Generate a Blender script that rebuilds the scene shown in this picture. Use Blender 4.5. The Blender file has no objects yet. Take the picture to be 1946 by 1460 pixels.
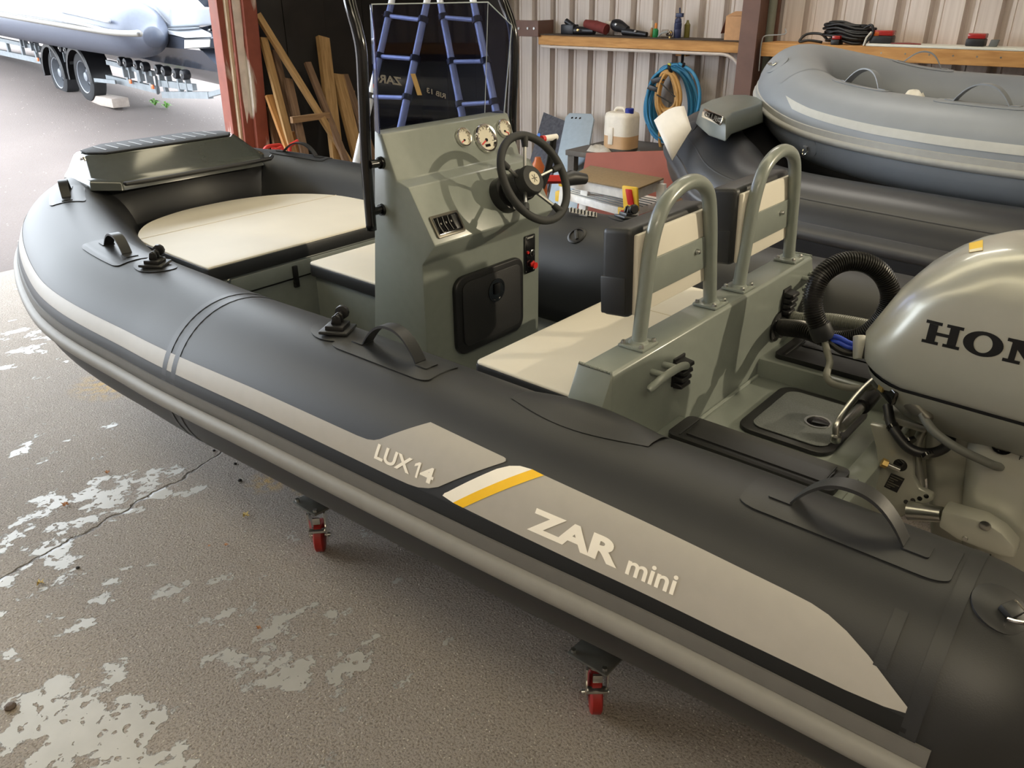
import bpy, bmesh, math, random
from mathutils import Vector, Matrix
from mathutils.bvhtree import BVHTree

random.seed(7)
PI = math.pi
scene = bpy.context.scene
col = scene.collection

# ------------------------------------------------------------------ camera
FPX, IW, IH = 1525.0, 1946.0, 1460.0
PITCH, ROLL, YAW = math.radians(26.2), math.radians(0.5), math.radians(40.7)
CAM = Vector((0.0, 0.0, 1.7))
FW = Vector((-math.sin(YAW) * math.cos(PITCH), math.cos(YAW) * math.cos(PITCH), -math.sin(PITCH)))
_rt = Vector((math.cos(YAW), math.sin(YAW), 0.0))
_up = _rt.cross(FW)
RT = _rt * math.cos(ROLL) - _up * math.sin(ROLL)
UP = _up * math.cos(ROLL) + _rt * math.sin(ROLL)
cam_data = bpy.data.cameras.new('camera')
cam_data.sensor_width = 36.0
cam_data.lens = FPX / IW * 36.0
cam_data.clip_start, cam_data.clip_end = 0.05, 200.0
cam = bpy.data.objects.new('camera', cam_data)
col.objects.link(cam)
m3 = Matrix((RT, UP, -FW)).transposed()
cam.matrix_world = Matrix.Translation(CAM) @ m3.to_4x4()
scene.camera = cam

# ------------------------------------------------------------------ sky, lights, exposure
world = bpy.data.worlds.new('overcast_sky')
scene.world = world
world.use_nodes = True
wn = world.node_tree.nodes
wn['Background'].inputs['Color'].default_value = (0.86, 0.93, 1.0, 1.0)
wn['Background'].inputs['Strength'].default_value = 9.5

scene.view_settings.view_transform = 'Standard'
scene.view_settings.look = 'None'
scene.view_settings.gamma = 1.0
scene.view_settings.use_curve_mapping = False
scene.view_settings.exposure = -0.15
scene.cycles.use_denoising = True
scene.cycles.max_bounces = 8
scene.cycles.transparent_max_bounces = 12
scene.cycles.sample_clamp_indirect = 6.0


def area_light(name, loc, target, sx, sy, power, color):
    d = bpy.data.lights.new(name, 'AREA')
    d.shape = 'RECTANGLE'
    d.size, d.size_y, d.energy, d.color = sx, sy, power, color
    o = bpy.data.objects.new(name, d)
    col.objects.link(o)
    o.location = loc
    o.rotation_euler = (Vector(target) - Vector(loc)).to_track_quat('-Z', 'Y').to_euler()
    return o


# workshop flood lamp on the far right and unseen fill lamps added under the roof
fl_d = bpy.data.lights.new('flood_lamp_light', 'SPOT')
fl_d.energy, fl_d.color, fl_d.spot_size, fl_d.spot_blend, fl_d.shadow_soft_size = 850.0, (1.0, 0.86, 0.62), math.radians(36), 0.8, 0.045
fl_o = bpy.data.objects.new('flood_lamp_light', fl_d)
col.objects.link(fl_o)
fl_o.location = (2.98, 5.0, 2.95)
fl_o.rotation_euler = (Vector((-1.3, 1.95, 0.95)) - Vector((2.98, 5.0, 2.95))).to_track_quat('-Z', 'Y').to_euler()
area_light('fill_light', (1.3, -1.2, 3.35), (1.0, -0.6, 0.0), 1.5, 0.14, 45.0, (1.0, 0.86, 0.66))
area_light('fill_light', (-2.2, 4.6, 3.35), (-2.2, 4.9, 0.0), 1.5, 0.12, 30.0, (1.0, 0.93, 0.82))


# ------------------------------------------------------------------ points
def ray(px, py):
    return FW + RT * ((px - IW / 2) / FPX) + UP * ((IH / 2 - py) / FPX)


def AX(px, py, x):
    r = ray(px, py)
    return CAM + r * ((x - CAM.x) / r.x)


def AY(px, py, y):
    r = ray(px, py)
    return CAM + r * ((y - CAM.y) / r.y)


def AZ(px, py, z):
    r = ray(px, py)
    return CAM + r * ((z - CAM.z) / r.z)


def AD(px, py, d):
    return CAM + ray(px, py) * d


# ------------------------------------------------------------------ materials
def lin(c):
    return tuple((v / 255.0 / 12.92) if v <= 10.3 else (((v / 255.0) + 0.055) / 1.055) ** 2.4 for v in c)


MATS = {}


def mat(name, rgb, rough=0.5, metal=0.0, var=0.06, scale=30.0, bump=0.0, bscale=200.0, coat=0.0, spec=0.5, stretch=None, detail=3.0):
    """plain paint, rubber, metal or plastic with a little procedural variation"""
    m = bpy.data.materials.new(name)
    m.use_nodes = True
    nt = m.node_tree
    b = nt.nodes['Principled BSDF']
    c = lin(rgb)
    b.inputs['Roughness'].default_value = rough
    b.inputs['Metallic'].default_value = metal
    b.inputs['Coat Weight'].default_value = coat
    b.inputs['Coat Roughness'].default_value = 0.12
    b.inputs['Specular IOR Level'].default_value = spec
    tc = nt.nodes.new('ShaderNodeTexCoord')
    mp = nt.nodes.new('ShaderNodeMapping')
    if stretch:
        mp.inputs['Scale'].default_value = stretch
    nt.links.new(tc.outputs['Object'], mp.inputs['Vector'])
    n = nt.nodes.new('ShaderNodeTexNoise')
    n.inputs['Scale'].default_value = scale
    n.inputs['Detail'].default_value = detail
    nt.links.new(mp.outputs['Vector'], n.inputs['Vector'])
    r = nt.nodes.new('ShaderNodeValToRGB')
    r.color_ramp.elements[0].position = 0.25
    r.color_ramp.elements[1].position = 0.75
    lo = tuple(max(0.0, v * (1 - var)) for v in c)
    hi = tuple(min(1.0, v * (1 + var)) for v in c)
    r.color_ramp.elements[0].color = lo + (1,)
    r.color_ramp.elements[1].color = hi + (1,)
    nt.links.new(n.outputs['Fac'], r.inputs['Fac'])
    nt.links.new(r.outputs['Color'], b.inputs['Base Color'])
    if bump:
        n2 = nt.nodes.new('ShaderNodeTexNoise')
        n2.inputs['Scale'].default_value = bscale
        n2.inputs['Detail'].default_value = 4.0
        nt.links.new(mp.outputs['Vector'], n2.inputs['Vector'])
        bp = nt.nodes.new('ShaderNodeBump')
        bp.inputs['Strength'].default_value = bump
        bp.inputs['Distance'].default_value = 0.004
        nt.links.new(n2.outputs['Fac'], bp.inputs['Height'])
        nt.links.new(bp.outputs['Normal'], b.inputs['Normal'])
    MATS[name] = m
    return m


def wood(name, a, bcol, axis_stretch=(1.0, 1.0, 0.12), rough=0.75):
    m = bpy.data.materials.new(name)
    m.use_nodes = True
    nt = m.node_tree
    b = nt.nodes['Principled BSDF']
    b.inputs['Roughness'].default_value = rough
    tc = nt.nodes.new('ShaderNodeTexCoord')
    mp = nt.nodes.new('ShaderNodeMapping')
    mp.inputs['Scale'].default_value = axis_stretch
    nt.links.new(tc.outputs['Object'], mp.inputs['Vector'])
    n = nt.nodes.new('ShaderNodeTexNoise')
    n.inputs['Scale'].default_value = 38.0
    n.inputs['Detail'].default_value = 6.0
    n.inputs['Distortion'].default_value = 0.6
    nt.links.new(mp.outputs['Vector'], n.inputs['Vector'])
    r = nt.nodes.new('ShaderNodeValToRGB')
    r.color_ramp.elements[0].position = 0.3
    r.color_ramp.elements[1].position = 0.7
    r.color_ramp.elements[0].color = lin(a) + (1,)
    r.color_ramp.elements[1].color = lin(bcol) + (1,)
    nt.links.new(n.outputs['Fac'], r.inputs['Fac'])
    nt.links.new(r.outputs['Color'], b.inputs['Base Color'])
    bp = nt.nodes.new('ShaderNodeBump')
    bp.inputs['Strength'].default_value = 0.25
    bp.inputs['Distance'].default_value = 0.003
    nt.links.new(n.outputs['Fac'], bp.inputs['Height'])
    nt.links.new(bp.outputs['Normal'], b.inputs['Normal'])
    MATS[name] = m
    return m


def tinted(name, rgb, glossy=0.07):
    """see-through tinted sheet: coloured transparency under a mirror-like film"""
    m = bpy.data.materials.new(name)
    m.use_nodes = True
    nt = m.node_tree
    nt.nodes.remove(nt.nodes['Principled BSDF'])
    out = nt.nodes['Material Output']
    t = nt.nodes.new('ShaderNodeBsdfTransparent')
    t.inputs['Color'].default_value = tuple(rgb) + (1,)
    g = nt.nodes.new('ShaderNodeBsdfGlossy')
    g.inputs['Roughness'].default_value = 0.02
    lw = nt.nodes.new('ShaderNodeLayerWeight')
    lw.inputs['Blend'].default_value = 0.5
    pw = nt.nodes.new('ShaderNodeMath')
    pw.operation = 'POWER'
    pw.inputs[1].default_value = 4.0
    nt.links.new(lw.outputs['Facing'], pw.inputs[0])
    fr = nt.nodes.new('ShaderNodeMath')
    fr.operation = 'MULTIPLY_ADD'
    fr.inputs[1].default_value = 0.7
    fr.inputs[2].default_value = glossy * 0.6
    nt.links.new(pw.outputs[0], fr.inputs[0])
    mx = nt.nodes.new('ShaderNodeMixShader')
    nt.links.new(fr.outputs[0], mx.inputs['Fac'])
    nt.links.new(t.outputs['BSDF'], mx.inputs[1])
    nt.links.new(g.outputs['BSDF'], mx.inputs[2])
    nt.links.new(mx.outputs['Shader'], out.inputs['Surface'])
    MATS[name] = m
    return m


RUBBER = mat('hypalon_black', (34, 35, 37), 0.48, spec=0.55, var=0.08, scale=9, bump=0.06, bscale=420)
RUBBER2 = mat('hypalon_patch', (37, 38, 40), 0.44, spec=0.55, var=0.08, scale=12, bump=0.05, bscale=420)
BANDBLK = mat('decal_black', (15, 17, 18), 0.45)
DECAL = mat('decal_grey', (172, 167, 159), 0.42, var=0.03)
CREAMTXT = mat('decal_cream', (252, 246, 234), 0.5, var=0.02)
YELLOW = mat('decal_yellow', (255, 200, 14), 0.5, var=0.03)
RAIL = mat('rubrail_grey', (134, 131, 125), 0.5, var=0.05, bump=0.04)
RAILF = mat('rubrail_flange_grey', (104, 102, 98), 0.5, var=0.05, bump=0.04)  # darker copy of the rail grey; the flange's shading is in the colour
PAINT = mat('boat_grey_paint', (128, 134, 128), 0.3, var=0.04, bump=0.05, bscale=500, coat=0.25)
PAINTD = mat('boat_grey_paint_matt', (118, 124, 121), 0.4, var=0.05)
CREAM = mat('cream_vinyl', (214, 208, 195), 0.55, var=0.03, scale=6, bump=0.05, bscale=700)
BLKVINYL = mat('black_vinyl', (38, 39, 41), 0.45, var=0.08, bump=0.08, bscale=500)
BLKPLAST = mat('black_plastic', (24, 24, 26), 0.42, var=0.1)
GLOSSBLK = mat('gloss_black', (14, 14, 16), 0.12, coat=0.6)
CHROME = mat('chrome', (225, 222, 215), 0.12, 1.0, var=0.03)
STEEL = mat('stainless_steel', (190, 190, 186), 0.28, 1.0, var=0.08)
GALV = mat('galvanised_steel', (176, 180, 182), 0.5, 0.6, var=0.15, scale=40)
DIALFACE = mat('gauge_face', (206, 200, 182), 0.35, coat=0.5)
RED = mat('red_plastic', (196, 36, 30), 0.45)
GREYLINER = mat('grey_liner', (112, 116, 116), 0.5, var=0.06)
MOTOR = mat('motor_silver', (180, 180, 170), 0.34, 0.35, var=0.02, coat=0.6)
MOTORD = mat('motor_grey', (138, 138, 130), 0.42, 0.3, var=0.04, coat=0.2)


# ------------------------------------------------------------------ mesh helpers
class MB:
    """collects one part's geometry and links it as one mesh object"""

    def __init__(self):
        self.v, self.f = [], []

    def add(self, vs, fs):
        o = len(self.v)
        self.v += [tuple(p) for p in vs]
        self.f += [tuple(i + o for i in f) for f in fs]
        return self

    def box(self, a, b):
        x0, y0, z0 = a
        x1, y1, z1 = b
        return self.add([(x0, y0, z0), (x1, y0, z0), (x1, y1, z0), (x0, y1, z0), (x0, y0, z1), (x1, y0, z1), (x1, y1, z1), (x0, y1, z1)],
                        [(0, 3, 2, 1), (4, 5, 6, 7), (0, 1, 5, 4), (1, 2, 6, 5), (2, 3, 7, 6), (3, 0, 4, 7)])

    def obox(self, c, ax, ay, az):
        """box around c with half-axis vectors"""
        c, ax, ay, az = Vector(c), Vector(ax), Vector(ay), Vector(az)
        vs = [c + ax * i + ay * j + az * k for k in (-1, 1) for j in (-1, 1) for i in (-1, 1)]
        return self.add(vs, [(0, 2, 3, 1), (4, 5, 7, 6), (0, 1, 5, 4), (1, 3, 7, 5), (3, 2, 6, 7), (2, 0, 4, 6)])

    def prism(self, poly, vec):
        n = len(poly)
        vec = Vector(vec)
        vs = [Vector(p) for p in poly] + [Vector(p) + vec for p in poly]
        fs = [tuple(range(n - 1, -1, -1)), tuple(range(n, 2 * n))]
        fs += [(i, (i + 1) % n, n + (i + 1) % n, n + i) for i in range(n)]
        return self.add(vs, fs)

    def sweep(self, path, r, n=12, closed=False, caps=True):
        path = [Vector(p) for p in path]
        m = len(path)
        rs = r if isinstance(r, (list, tuple)) else [r] * m
        vs, fs = [], []
        nrm = None
        for i, p in enumerate(path):
            a = path[i - 1] if (i or closed) else p
            b = path[(i + 1) % m] if (i < m - 1 or closed) else p
            t = (b - a).normalized()
            if nrm is None:
                nrm = t.cross(Vector((0, 0, 1)))
                if nrm.length < 0.05:
                    nrm = t.cross(Vector((0, 1, 0)))
            nrm = (nrm - t * nrm.dot(t)).normalized()
            bn = t.cross(nrm)
            for k in range(n):
                th = 2 * PI * k / n
                vs.append(p + (nrm * math.cos(th) + bn * math.sin(th)) * rs[i])
        for i in range(m if closed else m - 1):
            for k in range(n):
                a, b = i * n + k, i * n + (k + 1) % n
                c, d = ((i + 1) % m) * n + (k + 1) % n, ((i + 1) % m) * n + k
                fs.append((a, b, c, d))
        if caps and not closed:
            fs.append(tuple(range(n - 1, -1, -1)))
            fs.append(tuple(range((m - 1) * n, m * n)))
        return self.add(vs, fs)

    def cyl(self, a, b, r, r2=None, n=16):
        return self.sweep([a, b], [r, r if r2 is None else r2], n)

    def lathe(self, c, axis, prof, n=24, cap=True):
        """prof: list of (radius, height along axis)"""
        c, ax = Vector(c), Vector(axis).normalized()
        u = ax.cross(Vector((0, 0, 1)))
        if u.length < 0.05:
            u = ax.cross(Vector((0, 1, 0)))
        u.normalize()
        w = ax.cross(u)
        vs, fs = [], []
        for r, h in prof:
            for k in range(n):
                t = 2 * PI * k / n
                vs.append(c + ax * h + (u * math.cos(t) + w * math.sin(t)) * max(r, 1e-5))
        for i in range(len(prof) - 1):
            for k in range(n):
                fs.append((i * n + k, i * n + (k + 1) % n, (i + 1) * n + (k + 1) % n, (i + 1) * n + k))
        if cap:
            fs.append(tuple(range(n - 1, -1, -1)))
            fs.append(tuple(range((len(prof) - 1) * n, len(prof) * n)))
        return self.add(vs, fs)

    def grid(self, rows, close_u=False):
        nr, nc = len(rows), len(rows[0])
        vs = [p for r in rows for p in r]
        fs = []
        for i in range(nr - 1):
            for k in range(nc if close_u else nc - 1):
                fs.append((i * nc + k, i * nc + (k + 1) % nc, (i + 1) * nc + (k + 1) % nc, (i + 1) * nc + k))
        return self.add(vs, fs)

    def build(self, name, material, parent=None, smooth=True, bevel=0.0, seg=2, angle=38, label=None, fix=True):
        bm = bmesh.new()
        bv = [bm.verts.new(p) for p in self.v]
        for f in self.f:
            try:
                bm.faces.new([bv[i] for i in f])
            except ValueError:
                pass
        if fix:
            bmesh.ops.recalc_face_normals(bm, faces=bm.faces)
        if bevel:
            es = [e for e in bm.edges if len(e.link_faces) == 2 and e.calc_face_angle(0) > math.radians(30)]
            bmesh.ops.bevel(bm, geom=es, offset=bevel, segments=seg, profile=0.5, affect='EDGES', clamp_overlap=True)
        me = bpy.data.meshes.new(name)
        bm.to_mesh(me)
        bm.free()
        return link(name, me, material, parent, smooth, angle, label)


def link(name, me, material, parent=None, smooth=True, angle=38, label=None):
    if material is not None:
        me.materials.append(material)
    if smooth:
        me.polygons.foreach_set('use_smooth', [True] * len(me.polygons))
        me.set_sharp_from_angle(angle=math.radians(angle))
    o = bpy.data.objects.new(name, me)
    col.objects.link(o)
    if parent is not None:
        o.parent = parent
        o.matrix_parent_inverse = WORLD_OF.get(parent.name, Matrix()).inverted()
    if label:
        o['label'] = label
    return o


WORLD_OF = {}


def thing(name, label, cat, loc, group=None):
    """an Empty at the thing's base; its parts are modelled in world coordinates"""
    o = bpy.data.objects.new(name, None)
    o.empty_display_size = 0.05
    col.objects.link(o)
    o.location = loc
    WORLD_OF[o.name] = Matrix.Translation(Vector(loc))
    o['label'], o['category'] = label, cat
    if group:
        o['group'] = group
    return o


def tag(o, label, cat, group=None):
    o['label'], o['category'] = label, cat
    if group:
        o['group'] = group
    return o


def struct(o):
    o['kind'] = 'structure'
    return o


def crom(pts, n=8, closed=False):
    """Catmull-Rom through 3D (or nD) points"""
    P = [tuple(p) for p in pts]
    m = len(P)
    out = []
    for i in range(m if closed else m - 1):
        if closed:
            q = [P[(i + k) % m] for k in (-1, 0, 1, 2)]
        else:
            p0 = P[i - 1] if i else tuple(2 * a - b for a, b in zip(P[0], P[1]))
            p3 = P[i + 2] if i + 2 < m else tuple(2 * a - b for a, b in zip(P[-1], P[-2]))
            q = [p0, P[i], P[i + 1], p3]
        for k in range(n):
            t = k / n
            out.append(tuple(0.5 * (2 * b + (c - a) * t + (2 * a - 5 * b + 4 * c - d) * t * t + (-a + 3 * b - 3 * c + d) * t ** 3)
                             for a, b, c, d in zip(*q)))
    if not closed:
        out.append(P[-1])
    return out


def rrect(w, h, r, n=5):
    """rounded rectangle outline centred on the origin"""
    out = []
    for cx, cy, a0 in ((w / 2 - r, h / 2 - r, 0), (-w / 2 + r, h / 2 - r, 90), (-w / 2 + r, -h / 2 + r, 180), (w / 2 - r, -h / 2 + r, 270)):
        for k in range(n + 1):
            a = math.radians(a0 + 90 * k / n)
            out.append((cx + r * math.cos(a), cy + r * math.sin(a)))
    return out


def text_mesh(body, bold=0.0, shear=0.0):
    """flat triangulated letters of the built-in font: (verts2d, faces), scaled to cap height 1"""
    c = bpy.data.curves.new('lettering', 'FONT')
    c.body = body
    c.offset = bold
    c.shear = shear
    c.resolution_u = 6
    o = bpy.data.objects.new('lettering', c)
    col.objects.link(o)
    dg = bpy.context.evaluated_depsgraph_get()
    me = bpy.data.meshes.new_from_object(o.evaluated_get(dg))
    vs = [(v.co.x, v.co.y) for v in me.vertices]
    fs = [tuple(p.vertices) for p in me.polygons]
    bpy.data.objects.remove(o)
    bpy.data.curves.remove(c)
    bpy.data.meshes.remove(me)
    x0, x1 = min(v[0] for v in vs), max(v[0] for v in vs)
    y0, y1 = min(v[1] for v in vs), max(v[1] for v in vs)
    return [((v[0] - x0) / (x1 - x0), (v[1] - y0) / (y1 - y0)) for v in vs], fs


def flat_text(name, body, origin, du, dv, material, parent, bold=0.0, off=(0, 0, 0)):
    vs, fs = text_mesh(body, bold)
    o, du, dv, off = Vector(origin), Vector(du), Vector(dv), Vector(off)
    return MB().add([o + du * a + dv * b + off for a, b in vs], fs).build(name, material, parent, smooth=False)
# ================================================================== the setting
def nodes_of(name):
    m = bpy.data.materials.new(name)
    m.use_nodes = True
    nt = m.node_tree
    L = nt.links.new

    def N(t, **kw):
        n = nt.nodes.new(t)
        for k, v in kw.items():
            if k.startswith('i_'):
                n.inputs[k[2:].replace('_', ' ')].default_value = v
            else:
                setattr(n, k, v)
        return n

    def ramp(src, stops):
        r = N('ShaderNodeValToRGB')
        e = r.color_ramp.elements
        e[0].position, e[0].color = stops[0][0], stops[0][1]
        e[1].position, e[1].color = stops[-1][0], stops[-1][1]
        for p, c in stops[1:-1]:
            q = e.new(p)
            q.color = c
        L(src, r.inputs['Fac'])
        return r.outputs['Color']

    def math_(op, a, b=None, clamp=False):
        n = N('ShaderNodeMath', operation=op, use_clamp=clamp)
        for i, s in enumerate((a, b)):
            if s is None:
                continue
            if isinstance(s, (int, float)):
                n.inputs[i].default_value = s
            else:
                L(s, n.inputs[i])
        return n.outputs[0]

    def mix(f, a, b):
        n = N('ShaderNodeMix', data_type='RGBA')
        for k, s in ((0, f), (6, a), (7, b)):
            if isinstance(s, (int, float)):
                n.inputs[k].default_value = s
            elif isinstance(s, tuple):
                n.inputs[k].default_value = s
            else:
                L(s, n.inputs[k])
        return n.outputs[2]

    def noise(vec, scale, detail=4.0, dist=0.0, rough=0.5):
        n = N('ShaderNodeTexNoise')
        n.inputs['Scale'].default_value = scale
        n.inputs['Detail'].default_value = detail
        n.inputs['Distortion'].default_value = dist
        n.inputs['Roughness'].default_value = rough
        L(vec, n.inputs['Vector'])
        return n.outputs['Fac']
    return m, nt, L, N, ramp, math_, mix, noise


def g4(v):
    return (v, v, v, 1.0)


def c4(rgb):
    return lin(rgb) + (1.0,)


def concrete():
    m, nt, L, N, ramp, ma, mix, noise = nodes_of('worn_painted_concrete')
    b = nt.nodes['Principled BSDF']
    pos = N('ShaderNodeNewGeometry').outputs['Position']
    big = noise(pos, 0.9, 3)
    mid = noise(pos, 7.0, 5, 0.4)
    fine = noise(pos, 150.0, 3)
    base = mix(big, c4((146, 136, 125)), c4((174, 164, 154)))
    base = mix(ma('MULTIPLY', mid, 0.6), base, c4((152, 141, 127)))
    base = mix(ramp(fine, [(0.30, g4(0.7)), (0.52, g4(0.0))]), base, c4((84, 74, 66)))
    # pale aggregate
    vo = N('ShaderNodeTexVoronoi')
    vo.inputs['Scale'].default_value = 85.0
    L(pos, vo.inputs['Vector'])
    sel = ramp(vo.outputs['Distance'], [(0.16, g4(1)), (0.26, g4(0))])
    pick = N('ShaderNodeSeparateColor')
    L(vo.outputs['Color'], pick.inputs['Color'])
    agg = ma('MULTIPLY', sel, ramp(pick.outputs[0], [(0.60, g4(0)), (0.66, g4(1))]))
    base = mix(ma('MULTIPLY', agg, 0.75), base, c4((214, 204, 188)))
    # yellow dust
    dust = noise(pos, 2.3, 2)
    yel = None
    for cx, cy, r in ((-2.42, 1.37, 0.10), (-2.28, 1.43, 0.06), (-3.75, 1.40, 0.22)):
        d = N('ShaderNodeVectorMath', operation='DISTANCE')
        L(pos, d.inputs[0])
        d.inputs[1].default_value = (cx, cy, 0.0)
        q = ramp(d.outputs['Value'], [(r * 0.15, g4(1)), (r, g4(0))])
        yel = q if yel is None else ma('MAXIMUM', yel, q)
    base = mix(ma('MULTIPLY', yel, ramp(noise(pos, 26.0, 4), [(0.38, g4(0)), (0.62, g4(0.8))])), base, c4((205, 165, 84)))
    # flakes of old pale paint: heaviest where the photograph shows them
    wm = N('ShaderNodeMapping')
    wm.inputs['Rotation'].default_value = (0, 0, math.radians(-38))
    wm.inputs['Scale'].default_value = (1.0, 0.8, 1.0)
    L(pos, wm.inputs['Vector'])
    flake = noise(wm.outputs['Vector'], 8.5, 10, 0.0, 0.62)
    area = ma('MULTIPLY', big, 0.10)
    for cx, cy, r, w in ((-2.80, 0.78, 0.34, 0.17), (-2.78, 1.10, 0.26, 0.17), (-2.55, 0.55, 0.25, 0.15), (-1.90, 0.36, 0.32, 0.20), (-1.62, 0.42, 0.26, 0.19),
                         (-1.70, 0.84, 0.26, 0.16), (-2.25, 0.62, 0.25, 0.09), (-1.45, 0.95, 0.25, 0.11), (-2.1, 0.9, 0.3, 0.07), (-4.6, 1.3, 0.7, 0.12), (-1.3, 0.25, 0.3, 0.13), (-3.3, 0.9, 0.4, 0.09)):
        d = N('ShaderNodeVectorMath', operation='DISTANCE')
        L(pos, d.inputs[0])
        d.inputs[1].default_value = (cx, cy, 0.0)
        q = ramp(d.outputs['Value'], [(r * 0.2, g4(w)), (r, g4(0))])
        area = ma('ADD', area, q)
    fl = ma('ADD', flake, area)
    mask = ramp(fl, [(0.700, g4(0)), (0.716, g4(1))])
    holes = ramp(noise(pos, 34.0, 4), [(0.37, g4(0)), (0.40, g4(1))])
    mask = ma('MULTIPLY', mask, holes)
    paint = mix(noise(pos, 14.0, 4), c4((162, 159, 151)), c4((182, 179, 172)))
    base = mix(mask, base, paint)
    # one long crack running away under the boat
    sx = N('ShaderNodeSeparateXYZ')
    L(pos, sx.inputs[0])
    wob = ma('MULTIPLY', ma('SUBTRACT', noise(pos, 9.0, 6), 0.5), 0.10)
    # line x = -2.51 - 0.18*y
    lx = ma('ADD', ma('ADD', sx.outputs[0], 2.505), ma('MULTIPLY', sx.outputs[1], 0.175))
    cr = ma('ABSOLUTE', ma('ADD', lx, wob))
    crack = ramp(cr, [(0.0, g4(0.9)), (0.003, g4(0.7)), (0.008, g4(0))])
    base = mix(ma('MULTIPLY', crack, 0.75), base, c4((48, 42, 38)))
    L(base, b.inputs['Base Color'])
    rg = mix(mask, g4(0.8), g4(0.40))
    L(rg, b.inputs['Roughness'])
    h = ma('ADD', ma('MULTIPLY', fine, 0.45), ma('MULTIPLY', noise(pos, 75.0, 6, 0.0, 0.7), 0.7))
    h = ma('ADD', h, ma('MULTIPLY', agg, 0.25))
    h = mix(mask, h, g4(1.05))
    h = ma('SUBTRACT', h, ma('MULTIPLY', crack, 1.6))
    bp = N('ShaderNodeBump')
    bp.inputs['Strength'].default_value = 0.9
    bp.inputs['Distance'].default_value = 0.010
    L(h, bp.inputs['Height'])
    L(bp.outputs['Normal'], b.inputs['Normal'])
    return m


def tarmac():
    m, nt, L, N, ramp, ma, mix, noise = nodes_of('gritty_yard_tarmac')
    b = nt.nodes['Principled BSDF']
    pos = N('ShaderNodeNewGeometry').outputs['Position']
    big = noise(pos, 0.5, 4, 0.5)
    c = mix(big, c4((84, 76, 73)), c4((120, 110, 105)))
    c = mix(ramp(noise(pos, 60.0, 4), [(0.35, g4(0.6)), (0.6, g4(0))]), c, c4((100, 88, 82)))
    vo = N('ShaderNodeTexVoronoi')
    vo.inputs['Scale'].default_value = 22.0
    L(pos, vo.inputs['Vector'])
    pk = N('ShaderNodeSeparateColor')
    L(vo.outputs['Color'], pk.inputs['Color'])
    st = ma('MULTIPLY', ramp(vo.outputs['Distance'], [(0.12, g4(1)), (0.2, g4(0))]), ramp(pk.outputs[0], [(0.90, g4(0)), (0.93, g4(0.6))]))
    c = mix(st, c, c4((190, 180, 168)))
    L(c, b.inputs['Base Color'])
    b.inputs['Roughness'].default_value = 0.9
    bp = N('ShaderNodeBump')
    bp.inputs['Strength'].default_value = 0.6
    bp.inputs['Distance'].default_value = 0.01
    L(noise(pos, 70.0, 5), bp.inputs['Height'])
    L(bp.outputs['Normal'], b.inputs['Normal'])
    return m


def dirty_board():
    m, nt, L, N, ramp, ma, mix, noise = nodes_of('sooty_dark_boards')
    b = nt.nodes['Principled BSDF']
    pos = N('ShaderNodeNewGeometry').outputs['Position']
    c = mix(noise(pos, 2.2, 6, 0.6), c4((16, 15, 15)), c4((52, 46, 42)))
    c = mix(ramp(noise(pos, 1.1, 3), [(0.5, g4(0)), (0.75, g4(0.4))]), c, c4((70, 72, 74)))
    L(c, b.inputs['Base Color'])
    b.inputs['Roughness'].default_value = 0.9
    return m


def cladding():
    m, nt, L, N, ramp, ma, mix, noise = nodes_of('pale_steel_cladding')
    b = nt.nodes['Principled BSDF']
    pos = N('ShaderNodeNewGeometry').outputs['Position']
    mp = N('ShaderNodeMapping')
    mp.inputs['Scale'].default_value = (26.0, 26.0, 0.7)
    L(pos, mp.inputs['Vector'])
    st = noise(mp.outputs['Vector'], 2.0, 5)
    c = mix(ramp(st, [(0.3, g4(0)), (0.7, g4(1))]), c4((196, 184, 176)), c4((216, 206, 199)))
    c = mix(ramp(noise(pos, 1.6, 5), [(0.45, g4(0)), (0.8, g4(0.4))]), c, c4((158, 146, 134)))
    L(c, b.inputs['Base Color'])
    b.inputs['Roughness'].default_value = 0.6
    return m


def rusty_post():
    m, nt, L, N, ramp, ma, mix, noise = nodes_of('red_oxide_paint_flaking')
    b = nt.nodes['Principled BSDF']
    pos = N('ShaderNodeNewGeometry').outputs['Position']
    mp = N('ShaderNodeMapping')
    mp.inputs['Scale'].default_value = (1.0, 1.0, 0.28)
    L(pos, mp.inputs['Vector'])
    c = mix(noise(pos, 9.0, 5), c4((112, 52, 38)), c4((150, 80, 60)))
    c = mix(ramp(noise(mp.outputs['Vector'], 5.5, 6, 0.4), [(0.56, g4(0)), (0.62, g4(1))]), c, c4((206, 196, 184)))
    c = mix(ramp(noise(mp.outputs['Vector'], 3.0, 4), [(0.58, g4(0)), (0.72, g4(0.8))]), c, c4((90, 84, 80)))
    L(c, b.inputs['Base Color'])
    b.inputs['Roughness'].default_value = 0.65
    return m


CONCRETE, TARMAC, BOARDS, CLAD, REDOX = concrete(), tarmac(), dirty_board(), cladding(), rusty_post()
ROOFM = mat('roof_sheet', (120, 116, 110), 0.8, var=0.1, scale=2)
SHELFWOOD = wood('shelf_pine', (176, 126, 72), (206, 156, 96), (0.15, 1, 1))
BROWNSTEEL = mat('brown_steel_paint', (104, 74, 62), 0.5, var=0.12, scale=12)

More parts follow.
